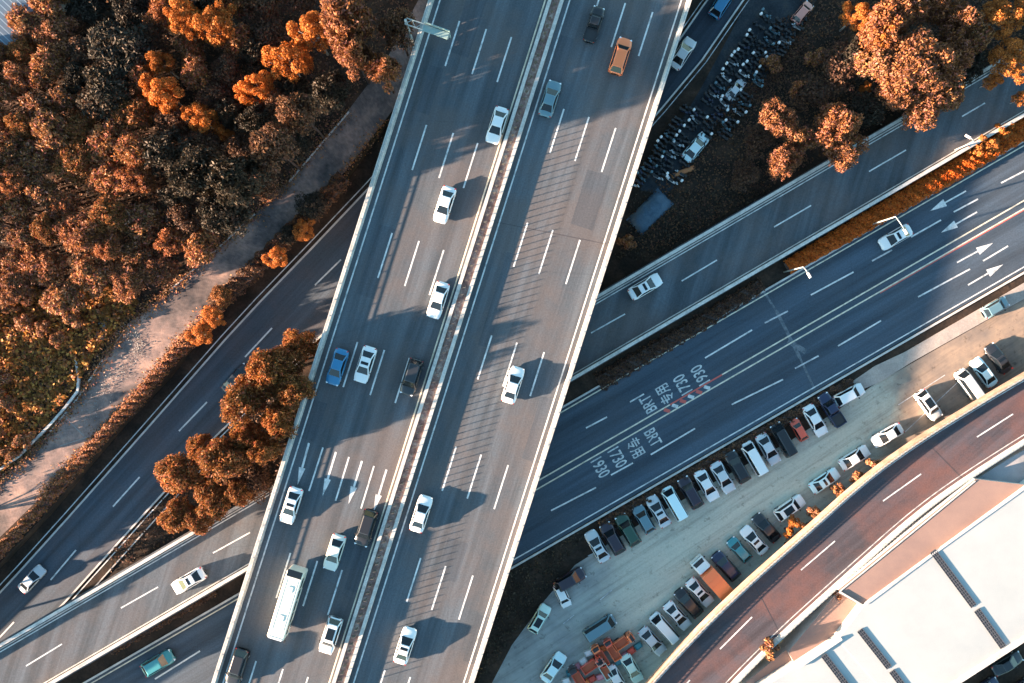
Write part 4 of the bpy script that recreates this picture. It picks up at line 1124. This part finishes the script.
def crown_mesh(name, mat, seed, R=3.4, Hc=2.6, zc=5.0, nclump=26, nleaf=3600, leaf=.42, crad=(.22, .38), gap=.0, shell=.75, jit=0.0, aspect=.62):
    rs = np.random.RandomState(seed)
    C = []
    tries = 0
    lob = rs.uniform(0, 6.28, 3)
    while len(C) < nclump and tries < 4000:
        tries += 1
        d = rs.normal(size=3); d /= np.linalg.norm(d)
        if d[2] < -.35: continue
        th = math.atan2(d[1], d[0]); wob = 1 + .20 * math.sin(2 * th + lob[0]) + .17 * math.sin(3 * th + lob[1]) + .10 * math.sin(5 * th + lob[2])
        rad = shell + (1 - shell) * rs.rand() if rs.rand() < .8 else rs.rand() * shell
        c = np.array([d[0] * R * .74 * rad * wob, d[1] * R * .74 * rad * wob, zc + d[2] * Hc * .74 * rad])
        if gap and any(np.linalg.norm(c - x) < gap for x in C): continue
        C.append(c)
    C = np.array(C); cr = rs.uniform(crad[0], crad[1], len(C)) * R
    idx = rs.choice(len(C), nleaf, p=cr ** 2 / (cr ** 2).sum())
    d = rs.normal(size=(nleaf, 3)); d /= np.linalg.norm(d, axis=1, keepdims=True)
    d[:, 2] = np.where(d[:, 2] < -.3, -d[:, 2], d[:, 2])
    rad = cr[idx] * (1 + jit * .35 - (.28 + jit * .5) * rs.rand(nleaf) ** 2)
    pos = C[idx] + d * rad[:, None] * np.array([1, 1, .85])
    nr = d * (1.0 - .4 * jit) + rs.normal(size=(nleaf, 3)) * (.55 + .35 * jit) + np.array([0, 0, .25])
    me = quads_mesh(name, leaf_quads(pos, nr, leaf, rs, aspect), mat)
    return me, C, zc

def trunk_mesh(C, seed, mat, r0=.22, zc=5.0):
    C = C[::max(1, len(C) // 26)]
    r = random.Random(seed); mb = MB()
    zt = zc * .62
    mb.tube([(0, 0, 0), (r.uniform(-.1, .1), r.uniform(-.1, .1), zt * .5), (0, 0, zt)], [r0, r0 * .8, r0 * .6], 8)
    for c in list(C)[::2]:
        m = (c[0] * .45 + r.uniform(-.2, .2), c[1] * .45 + r.uniform(-.2, .2), zt + (c[2] - zt) * .45)
        mb.tube([(0, 0, zt * .85), m, (c[0], c[1], c[2])], [r0 * .45, r0 * .28, r0 * .1], 5)
    return mb.mesh('trunk', mat)

TREES = {}
def tree_proto(kind, n, **kw):
    mat = kw.pop('mat'); bark = kw.pop('bark', M['bark']); out = []
    for i in range(n):
        me, C, zc = crown_mesh('crown', mat, 100 + i * 7 + len(TREES) * 53, **kw)
        out.append((me, trunk_mesh(C, i, bark, .22, kw.get('zc', 5.0))))
    TREES[kind] = out
tree_proto('russet', 5, mat=M['leaf_russet'], nclump=110, crad=(.09, .19), nleaf=5200, leaf=.52, jit=1.6, aspect=.36)
tree_proto('copper', 5, mat=M['leaf_pink'], nclump=100, crad=(.09, .19), nleaf=6200, leaf=.42, jit=1.4, aspect=.42)
tree_proto('orange', 5, mat=M['leaf_orange'], bark=M['bark_pale'], nclump=22, gap=.95, crad=(.13, .25), nleaf=5600, leaf=.27, shell=.9, jit=.6)
tree_proto('big', 2, mat=M['leaf_pink'], R=5.2, Hc=3.4, zc=7.0, nclump=200, crad=(.07, .14), nleaf=18000, leaf=.40, jit=1.4, aspect=.45)
tree_proto('dark', 3, mat=M['leaf_dark'], nleaf=4600, leaf=.46, nclump=100, crad=(.10, .2), jit=1.4, aspect=.4)
tree_proto('olive', 4, mat=M['leaf_olive'], nleaf=7500, leaf=.40, nclump=110, crad=(.09, .19), jit=1.4, aspect=.42)
tree_proto('brown', 2, mat=M['leaf_brown'], nleaf=4000, leaf=.42, nclump=40, crad=(.16, .30), jit=1.0, aspect=.5)
M['leaf_gold'] = leafmat('leaves_gold', [(0.10, 0.06, 0.02), (0.42, 0.20, 0.04), (0.50, 0.27, 0.07), (0.36, 0.12, 0.03), (0.22, 0.09, 0.03), (0.05, 0.03, 0.015), (0.46, 0.18, 0.08)])
tree_proto('grass_bush', 4, mat=M['leaf_gold'], R=1.8, Hc=1.1, zc=.9, nclump=40, crad=(.14, .3), nleaf=1500, leaf=.55, jit=1.6, aspect=.2)
tree_proto('bush', 3, mat=M['leaf_orange'], R=1.5, Hc=1.1, zc=1.0, nclump=10, nleaf=1200, leaf=.24)
tree_proto('rust_bush', 3, mat=M['leaf_russet'], R=1.8, Hc=1.1, zc=.9, nclump=12, nleaf=1500, leaf=.28)
rt = random.Random(11)
TCOUNT = []
def tree(kind, u, v, rpx, top, zb, label=None, group=None, name='tree', cat='tree'):
    """crown centred on picture point (u,v) with radius rpx pixels and the given top height above its foot"""
    me, tr = rt.choice(TREES[kind])
    baseR, baseTop = (5.2, 10.4) if kind == 'big' else (3.4, 7.4) if kind not in ('bush', 'rust_bush') else ((1.5, 2.0) if kind == 'bush' else (1.8, 1.9))
    zc = zb + top * .78
    R = rpx * (CAM_H - zc) / F_PX
    s = R / baseR; sz = top / baseTop
    p = P(u, v, zc); p.z = zb
    rz = rt.uniform(0, 6.28)
    r = empty(name, p, rz); r.scale = (s, s, sz)
    link('trunk', tr, r); link('crown', me, r)
    tag(r, label, cat, group)
    TCOUNT.append((r, u, v, kind))
    return r

# named trees
NT = [
 # kind,u,v,r,top,zb,label
 ('orange', 162, 92, 22, 9.5, BANK_Z, 'bright orange tree with puffy clumps, leftmost of the orange clusters'),
 ('orange', 158, 62, 15, 9, BANK_Z, 'small bright orange crown above the leftmost orange cluster'),
 ('orange', 182, 18, 22, 10, BANK_Z, 'orange crown at the top edge above the puffy cluster'),
 ('orange', 215, 22, 24, 11, BANK_Z, 'orange crown at the top edge left of the largest gap'),
 ('orange', 200, 118, 20, 8, BANK_Z, 'orange tree with bare pale branches in the middle of the wood'),
 ('orange', 224, 134, 9, 7, BANK_Z, 'tiny orange crown standing alone on dark ground'),
 ('orange', 255, 88, 21, 9.5, BANK_Z, 'orange puffy tree just above the old road end'),
 ('orange', 287, 60, 25, 11, BANK_Z, 'large orange puffy tree in the upper middle of the wood'),
 ('orange', 312, 30, 22, 12, BANK_Z, 'orange crown near the top edge left of the copper tree'),
 ('copper', 345, 20, 30, 17, BANK_Z, 'tall copper-orange tree at the top edge near the bridge'),
 ('copper', 352, 52, 22, 16, BANK_Z, 'copper crown below the tall tree near the bridge'),
 ('copper', 382, 68, 20, 13.5, BANK_Z, 'copper crown nearest the left parapet of the bridge'),
 ('brown', 398, 28, 20, 13, BANK_Z, 'dull brown tree against the bridge at the top edge'),
 ('copper', 160, 12, 20, 8, BANK_Z, 'pinkish crown at the top edge left of the orange one'),
 ('dark', 120, 50, 36, 9.5, BANK_Z, 'dark grey-green tree beside the russet ones at the upper left'),
 ('dark', 105, 88, 32, 9, BANK_Z, 'dark crown below the upper dark tree at the upper left'),
 ('dark', 235, 178, 30, 19, BANK_Z, 'tall dark tree left of the old road, upper one'),
 ('dark', 196, 172, 30, 15, BANK_Z, 'dark tree in the middle of the wood below the orange clusters'),
 ('dark', 222, 212, 28, 12.5, BANK_Z, 'dark tree against the old road, lower one'),
 ('dark', 165, 150, 26, 9, BANK_Z, 'dark crown left of the small bare-branched tree'),
 ('brown', 272, 146, 24, 18, BANK_Z, 'dull brown tree beside the upper end of the old road'),
 ('brown', 300, 112, 22, 17, BANK_Z, 'brown shaded tree above the old road'),
 ('dark', 330, 90, 22, 11, BANK_Z, 'dark shaded tree between copper crowns and the old road'),
 ('dark', 255, 120, 20, 9, BANK_Z, 'dark crown below the orange puffy tree'),
 ('dark', 130, 8, 24, 7, BANK_Z, 'dark crown at the top edge right of the ribbed roof'),
 ('dark', 88, 6, 22, 6, BANK_Z, 'black-green crown at the top edge next to the ribbed roof'),
 # trees between lower road and bridge
 ('olive', 300, 345, 20, 9, 0, 'rust tree tucked against the bridge, uppermost of the roadside clump'),
 ('olive', 268, 372, 26, 14.6, 0, 'rust-orange tree in the upper part of the roadside clump'),
 ('olive', 292, 392, 22, 14.6, 0, 'rust tree beside the left parapet in the roadside clump'),
 ('olive', 242, 402, 28, 15, 0, 'broad rust tree in the middle of the roadside clump'),
 ('olive', 278, 420, 20, 14.5, 0, 'rust crown between the broad tree and the bridge'),
 ('olive', 262, 452, 17, 13.8, 0, 'small rust crown at the right of the roadside clump'),
 ('olive', 222, 460, 29, 13.4, 0, 'broad rust tree above the overpass parapet'),
 ('olive', 180, 474, 27, 9.0, 0, 'olive-brown tree at the left of the roadside clump'),
 ('olive', 212, 500, 24, 9.0, 0, 'rust tree overhanging the overpass parapet'),
 ('olive', 176, 516, 20, 8.0, 0, 'lowest rust tree of the clump, leaning on the overpass'),
 ('olive', 250, 436, 20, 12.0, 0, 'rust crown filling the gap below the broad tree'),
 ('olive', 200, 450, 18, 9.5, 0, 'rust crown at the upper left of the tree overhanging the overpass'),
 ('olive', 196, 520, 18, 8.4, 0, 'rust crown between the two lowest trees of the clump'),
 ('olive', 285, 362, 20, 12.5, 0, 'rust crown between the uppermost roadside trees'),
 ('olive', 238, 492, 17, 9.5, 0, 'rust crown right of the tree overhanging the overpass'),
 ('brown', 252, 478, 22, 8, 0, 'dark brown tree in the shade beside the left parapet'),
 # median shrubs left
 ('orange', 276, 257, 13, 3.6, BANK_Z, 'small bright orange tree on the bank below the old road'),
 ('orange', 303, 229, 13, 3.6, BANK_Z, 'small orange tree on the bank, nearest the bridge'),
 ('orange', 212, 318, 14, 3.4, BANK_Z, 'orange bushy tree where the bank widens'),
 ('olive', 221, 296, 13, 3.4, BANK_Z, 'rust bushy tree above the orange one on the bank'),
 ('orange', 200, 334, 14, 3.2, BANK_Z, 'orange bushy tree at the upper end of the bank strip'),
 ('dark', 312, 205, 18, 4, BANK_Z, 'dark shrubby tree beside the bridge above the lower road'),
 ('dark', 290, 234, 12, 3, BANK_Z, 'dark shrubby tree between two small orange trees'),
 # upper right
 ('big', 920, 62, 44, 11.5, 0, 'very large copper tree over the overpass at the upper right'),
 ('copper', 886, 24, 28, 11, 0, 'copper crown at the top edge left of the very large tree'),
 ('copper', 925, 106, 26, 8, 0, 'copper crown hanging over the overpass below the very large tree'),
 ('copper', 900, 92, 24, 9, 0, 'copper crown at the left flank of the very large tree'),
 ('copper', 960, 20, 24, 9.5, 0, 'pinkish copper crown at the top edge right of the very large tree'),
 ('copper', 905, 8, 24, 11, 0, 'copper crown at the top edge directly above the very large tree'),
 ('copper', 936, 2, 22, 10, 0, 'copper crown at the top edge above the right shoulder of the very large tree'),
 ('copper', 956, 56, 22, 9.5, 0, 'copper crown on the right flank of the very large tree'),
 ('russet', 948, 92, 20, 8, 0, 'brown-orange crown at the lower right of the very large tree'),
 ('russet', 878, 62, 20, 10, 0, 'brown-orange crown on the left flank of the very large tree'),
 ('russet', 975, 34, 20, 8.5, 0, 'brown-orange crown between copper and bright orange groups'),
 ('brown', 812, 92, 20, 5, 0, 'dark scrub tree between the two copper groups'),
 ('russet', 800, 138, 18, 7, 0, 'brown-orange crown between the two lower copper trees'),
 ('brown', 758, 140, 18, 4, 0, 'dark scrub tree left of the lower copper tree'),
 ('rust_bush', 800, 88, 11, 4.5, 0, 'small rust bush above the middle copper tree'),
 ('brown', 745, 175, 16, 3.5, 0, 'dark scrub tree above the overpass parapet'),
 ('orange', 858, 14, 16, 8, 0, 'orange crown at the top edge, leftmost of the upper right wood'),
 ('orange', 882, 40, 14, 10.5, 0, 'orange crown growing into the left side of the very large tree'),
 ('copper', 838, 124, 26, 9.0, 0, 'copper-orange tree overhanging the overpass, middle of three'),
 ('copper', 846, 150, 22, 7.5, 0, 'copper-orange crown lowest over the overpass parapet'),
 ('copper', 776, 116, 22, 9.5, 0, 'copper-orange tree left of the middle one by the overpass'),
 ('copper', 785, 160, 20, 8.6, 0, 'copper-orange tree touching the overpass parapet, left one'),
 ('orange', 1006, 14, 26, 9, 0, 'bright orange puffy tree in the top right corner'),
 ('orange', 1012, 60, 24, 8, 0, 'bright orange puffy tree at the right edge'),
 ('orange', 994, 80, 9, 6, 0, 'tiny orange crown at the right edge above the overpass'),
 ('orange', 1022, 98, 9, 5, 0, 'tiny orange crown cut by the right edge above the overpass'),
 ('orange', 866, 88, 7, 5, 0, 'tiny orange crown on the dark ground left of the large tree'),
 ('rust_bush', 818, 54, 14, 3.0, 0, 'dull orange bush on the dark slope beside the scooter yard'),
 ('brown', 842, 66, 26, 6, 0, 'dark brown tree left of the large copper tree'),
 ('dark', 860, 56, 24, 7, 0, 'dark tree in the shade of the large copper tree'),
 ('dark', 868, 110, 20, 6, 0, 'dark tree between the two copper groups by the overpass'),
 ('dark', 970, 60, 22, 6, 0, 'dark tree right of the very large copper tree'),
 ('rust_bush', 772, 62, 13, 3, 0, 'rust bush at the right edge of the scooter yard'),
 ('rust_bush', 627, 242, 10, 2.5, 0, 'small rust bush beside the right parapet of the bridge'),
 # small bushes elsewhere
 ('rust_bush', 769, 646, 12, 6.6, 0, 'reddish bush beside the outer wall of the curved ramp'),
 ('bush', 797, 524, 9, 3.2, 0, 'small orange bush behind the white car with black roof'),
 ('bush', 790, 532, 7, 3.0, 0, 'tiny orange bush against the ramp wall'),
 ('rust_bush', 815, 512, 8, 3.2, 0, 'tiny rust bush against the ramp wall, upper one'),
 ('rust_bush', 834, 597, 9, 5.0, 0, 'dark rust bush between ramp and terrace roof'),
 ('rust_bush', 858, 478, 9, 2.5, 0, 'rust bush between white saloons and the ramp wall'),
 ('rust_bush', 876, 466, 9, 2.5, 0, 'rust bush at the upper end of the planting by the ramp wall'),
 ('rust_bush', 840, 492, 9, 2.5, 0, 'rust bush below the pale saloon by the ramp wall'),
 ('bush', 1006, 130, 10, 2.6, 0, 'round orange bush at the right end of the hedge'),
 ('bush', 990, 142, 11, 2.6, 0, 'second round orange bush from the right end of the hedge'),
 ('bush', 977, 150, 10, 2.6, 0, 'third round orange bush from the right end of the hedge'),
]
for k, u, v, r_, top, zb, lab in NT:
    tree(k, u, v, r_, top, zb, lab, None, 'bush' if 'bush' in k else 'tree', 'bush' if 'bush' in k else 'tree')

# the dense wood at the left: individual trees on a jittered pattern
placed = [(u, v, r_) for k, u, v, r_, *_ in NT]
def old_edge_u(v):
    e = [(437, -40), (385, 62), (347, 112), (290, 180), (255, 214), (214, 252), (168, 292), (130, 322), (100, 358), (72, 398), (45, 432), (18, 462), (-20, 498)]
    for (a, b), (c, d_) in zip(e[:-1], e[1:]):
        if b <= v <= d_: return a + (c - a) * (v - b) / (d_ - b)
    return 430
wood = []
def free(u, v, r_):
    return all(math.hypot(u - a, v - b) > (r_ + c) * .62 for a, b, c in placed)
for it in range(9000):
    v = rt.uniform(-25, 300); u = rt.uniform(-25, 300)
    if u > old_edge_u(max(v, -39)) - 20: continue
    if u < 50 - v * 1.2 + 0: continue
    r_ = rt.uniform(17, 27)
    if not free(u, v, r_): continue
    placed.append((u, v, r_)); wood.append((u, v, r_))
for n_, (u, v, r_, tp) in enumerate(((-45, 560, 24, 8), (-60, 610, 26, 8.5), (-90, 650, 26, 9), (-40, 520, 22, 7.5))):  # unseen trees added out of view to shade the left lower road
    tree('russet', u, v, r_, tp, 0, 'unseen russet tree added past the left edge for shade, %s from the top' % ordn(n_ + 1))
def lo_kind(u, v):
    if v > 235: return rt.choice(['russet', 'copper', 'copper', 'russet'])
    if u < 75: return rt.choice(['russet', 'copper', 'russet', 'olive'])
    if 75 <= u < 150 and v > 110: return rt.choice(['russet', 'copper', 'olive', 'russet'])
    return rt.choice(['dark', 'russet', 'brown'])
wood.sort(key=lambda t: (int((t[1] + 25) // 42), t[0]))
cn = {'russet': 'russet', 'copper': 'copper', 'olive': 'rusty olive', 'dark': 'dark grey-green', 'brown': 'brown'}
band = None; k_ = 0
rown = ['top row', 'second row', 'third row', 'fourth row', 'fifth row', 'sixth row', 'seventh row', 'eighth row']
for u, v, r_ in wood:
    b = int((v + 25) // 42)
    k_ = 1 if b != band else k_ + 1; band = b
    kd = lo_kind(u, v)
    tree(kd, u, v, r_, rt.uniform(6.5, 8.6) if v < 250 else rt.uniform(5.0, 6.5), BANK_Z,
         '%s crown, %s from left in the %s of the left wood' % (cn[kd], ordn(k_), rown[min(b, 7)]), 'trees of the dense wood on the left')
# low rust shrubs between the wood and the white wall
shr = []
for it in range(4000):
    v = rt.uniform(285, 475); u = rt.uniform(-15, 130)
    if u > old_edge_u(v) - 12: continue
    r_ = rt.uniform(9, 14)
    if any(math.hypot(u - a, v - b) < (r_ + c) * .66 for a, b, c in shr): continue
    shr.append((u, v, r_))
shr.sort(key=lambda t: (int((t[1] - 285) // 38), t[0])); band = None
for u, v, r_ in shr:
    b = int((v - 285) // 38); k_ = 1 if b != band else k_ + 1; band = b
    kd = rt.choice(['rust_bush', 'grass_bush', 'grass_bush', 'grass_bush'])
    tree(kd, u, v, r_, rt.uniform(1.8, 2.8), BANK_Z, '%s shrub, %s from left in the %s on the left slope' % ('golden' if kd == 'grass_bush' else 'rust-coloured', ordn(k_), rown[b]),
         'shrubs on the slope left of the old road', 'bush', 'bush')

def hedge(name, px, zb, width, h, n, leaf, mat, seed, lumps=1.0):
    """leafy mound following a picture polyline; width may be a list (m)"""
    rs = np.random.RandomState(seed)
    q = [P(u, v, zb) for u, v in px]
    wd_ = width if isinstance(width, (list, tuple)) else [width] * len(q)
    seg = [(b - a).length for a, b in zip(q[:-1], q[1:])]; tot = sum(seg); cum = np.concatenate([[0], np.cumsum(seg)])
    t = rs.uniform(0, tot, n); i = np.clip(np.searchsorted(cum, t) - 1, 0, len(seg) - 1)
    Q = np.array([[p.x, p.y] for p in q]); f = (t - cum[i]) / np.array(seg)[i]
    base = Q[i] * (1 - f[:, None]) + Q[i + 1] * f[:, None]
    dr = Q[i + 1] - Q[i]; dr /= np.linalg.norm(dr, axis=1, keepdims=True); nn = np.stack([-dr[:, 1], dr[:, 0]], 1)
    W = np.array(wd_); w = W[i] * (1 - f) + W[i + 1] * f
    y = rs.uniform(-1, 1, n)
    lump = 1 + lumps * .28 * np.sin(t * 2.1 + 3 * y) + lumps * .2 * np.sin(t * 5.3 + 1.7 + 4 * y)
    y2 = y * (1 + .15 * lumps * np.sin(t * 3.7))
    z = h * lump * np.sqrt(np.clip(1 - np.abs(y) ** 3, .02, 1)) * (1 - .25 * rs.rand(n))
    pos = np.column_stack([base + nn * (y2 * w / 2)[:, None], np.full(n, zb) + z])
    nr = np.column_stack([nn * y[:, None] * .8, np.full(n, .7)]) + rs.normal(size=(n, 3)) * .55
    return quads_mesh(name, leaf_quads(pos, nr, leaf, rs), mat)

def hedge_thing(name, px, zb, width, h, n, leaf, mat, seed, label, cat='hedge', lumps=1.0):
    r = empty(name, P(*px[0], zb)); tag(r, label, cat)
    o = link('foliage', hedge('foliage', px, zb, width, h, n, leaf, mat, seed, lumps), r); o.location = -r.location
    mb = MB(); q = [P(u, v, zb) for u, v in px]; ww = width if not isinstance(width, (list, tuple)) else min(width)
    wall_along(mb, q, max(.3, ww * .7), 0, h * .55); o = mb.build('stems', M['bark'], r); o.location = -r.location
    return r
hedge_thing('hedge', [(786, 268), (850, 231), (910, 196), (960, 167), (1024, 127), (1100, 83)], 0.05, [1.9, 2.5, 2.7, 2.9, 3.2, 3.4], 1.3, 26000, .24, M['leaf_hedge'], 1,
            'vivid orange hedge filling the strip between overpass and wide road', 'hedge', .35)
hedge_thing('hedge', [(192, 338), (166, 366), (140, 398), (118, 420), (92, 450), (60, 488), (38, 512), (0, 552), (-30, 582)], BANK_Z, [2.2, 1.6, 2.0, 1.6, 1.7, 1.5, 1.6, 1.6, 1.4], 1.3, 11000, .28, M['leaf_pink'], 2,
            'copper-orange hedge along the lower edge of the old road')
hedge_thing('hedge', [(600, 526), (680, 480), (760, 434), (820, 400), (852, 382)], 0.03, 1.5, .7, 7000, .28, M['leaf_brown'], 3, 'dark brown hedge between the wide road and the parked row')
hedge_thing('hedge', [(598, 383), (640, 358), (700, 323), (762, 284)], 0.02, [2.6, 2.4, 2.2, 2.0], .6, 5000, .28, M['leaf_brown'], 4, 'dark brown hedge in the gap between overpass and wide road')
hedge_thing('hedge', [(862, 484), (838, 502), (812, 524), (786, 546)], 0.03, 1.2, 1.2, 2600, .26, M['leaf_russet'], 5, 'rusty hedge squeezed along the foot of the ramp wall')
hedge_thing('hedge', [(905, 452), (880, 470), (862, 484)], 0.03, 1.0, 1.2, 1200, .26, M['leaf_russet'], 6, 'short rusty hedge above the long one at the ramp wall')
hedge_thing('hedge', [(110, 650), (160, 622), (215, 590)], 0.03, 1.6, .5, 1600, .28, M['leaf_brown'], 7, 'dark hedge in the shaded gap below the overpass at the left')

hedge_thing('hedge', [(216, 306), (245, 280), (290, 236), (318, 210), (345, 178)], BANK_Z - .3, 2.4, 2.0, 6000, .32, M['leaf_brown'], 8, 'dark straggly hedge along the edge of the bank above the lower road')
# undergrowth nobody could count
def cover(name, polys, zb, n, leaf, mat, seed, hmax=.7):
    rs = np.random.RandomState(seed); allp = []
    for (x0, y0, x1, y1, test) in polys:
        m = int(n / len(polys)); u = rs.uniform(x0, x1, m * 2); v = rs.uniform(y0, y1, m * 2)
        k = np.array([test(a, b) for a, b in zip(u, v)]); u, v = u[k][:m], v[k][:m]
        cl = .5 + .5 * np.sin(u * .21 + 1.3 * np.sin(v * .13)) * np.sin(v * .19 + np.cos(u * .11))
        z = zb + rs.rand(len(u)) * hmax * (cl + .15)
        kk = (CAM_H - z) / F_PX
        allp.append(np.column_stack([(u - 512) * kk, (341.5 - v) * kk, z]))
    pos = np.concatenate(allp)
    nr = rs.normal(size=pos.shape) * .6 + np.array([0, 0, 1])
    return tag(link(name, quads_mesh(name, leaf_quads(pos, nr, leaf, rs), mat)), 'low undergrowth of dark and russet leaves', 'undergrowth', None, 'stuff')
cover('undergrowth', [(-40, -40, 430, 480, lambda u, v: u < old_edge_u(min(max(v, -39), 497)) - 4)], BANK_Z, 26000, .34, M['leaf_brown'], 21)
cover('undergrowth', [(610, -20, 1040, 250, lambda u, v: v < r1v(u, -42) and u > 800 - v * .75 + 8 * math.sin(v * .2))], 0.0, 16000, .32, M['leaf_brown'], 22)
cover('undergrowth', [(110, 400, 330, 600, lambda u, v: v < r1v(u, -40) and u > 224 - (v - 425) * .98 + 10)], 0.0, 5000, .32, M['leaf_brown'], 23)
cover('undergrowth', [(470, 520, 600, 700, lambda u, v: v > r2(u, 130) and u < 560 - (v - 570) * .7), (600, 150, 800, 260, lambda u, v: v < r1v(u, -38) and u > br_(v, 4) and v > 190)], 0.0, 6000, .32, M['leaf_dark'], 24)

def fringe(name, px, zb, n, leaf, mat, seed, spread, label):
    rs = np.random.RandomState(seed); q = [P(u, v, zb) for u, v in px]; Q = np.array([[p.x, p.y] for p in q])
    i = rs.randint(0, len(Q) - 1, n); f = rs.rand(n); base = Q[i] * (1 - f[:, None]) + Q[i + 1] * f[:, None]
    cl = (.35 + .65 * np.abs(np.sin(base[:, 0] * .9) * np.cos(base[:, 1] * 1.3)))
    off = rs.normal(size=(n, 2)) * spread * cl[:, None]
    pos = np.column_stack([base + off, zb + .03 + rs.rand(n) * .35])
    nr = rs.normal(size=(n, 3)) * .5 + np.array([0, 0, 1])
    return tag(link(name, quads_mesh(name, leaf_quads(pos, nr, leaf, rs), mat)), label, 'weeds', None, 'stuff')
fringe('weeds', old_l[2:13], BANK_Z, 5200, .26, M['leaf_russet'], 31, .75, 'ragged russet weeds along the upper edge of the old road')
fringe('weeds', old_r[2:12], BANK_Z, 4200, .26, M['leaf_russet'], 32, .65, 'ragged russet weeds along the lower edge of the old road')
fringe('gravel', [(104, 322), (128, 330), (140, 345), (128, 365), (110, 380), (100, 400), (80, 425)], BANK_Z, 900, .15, M['concrete_dark'], 33, .9, 'pale rubble and gravel scattered beside the old road')
cover('grass', [(-40, 290, 135, 500, lambda u, v: u < old_edge_u(min(v, 497)) - 6)], BANK_Z, 15000, .5, M['leaf_gold'], 41, 1.0)
bpy.data.objects['grass']['label'] = 'tangled golden grass on the slope left of the old road'
fringe('weeds', [(735, 100), (765, 85), (790, 60), (800, 40)], 0.0, 2600, .3, M['leaf_brown'], 35, 1.3, 'brown weeds beside the scooter yard')
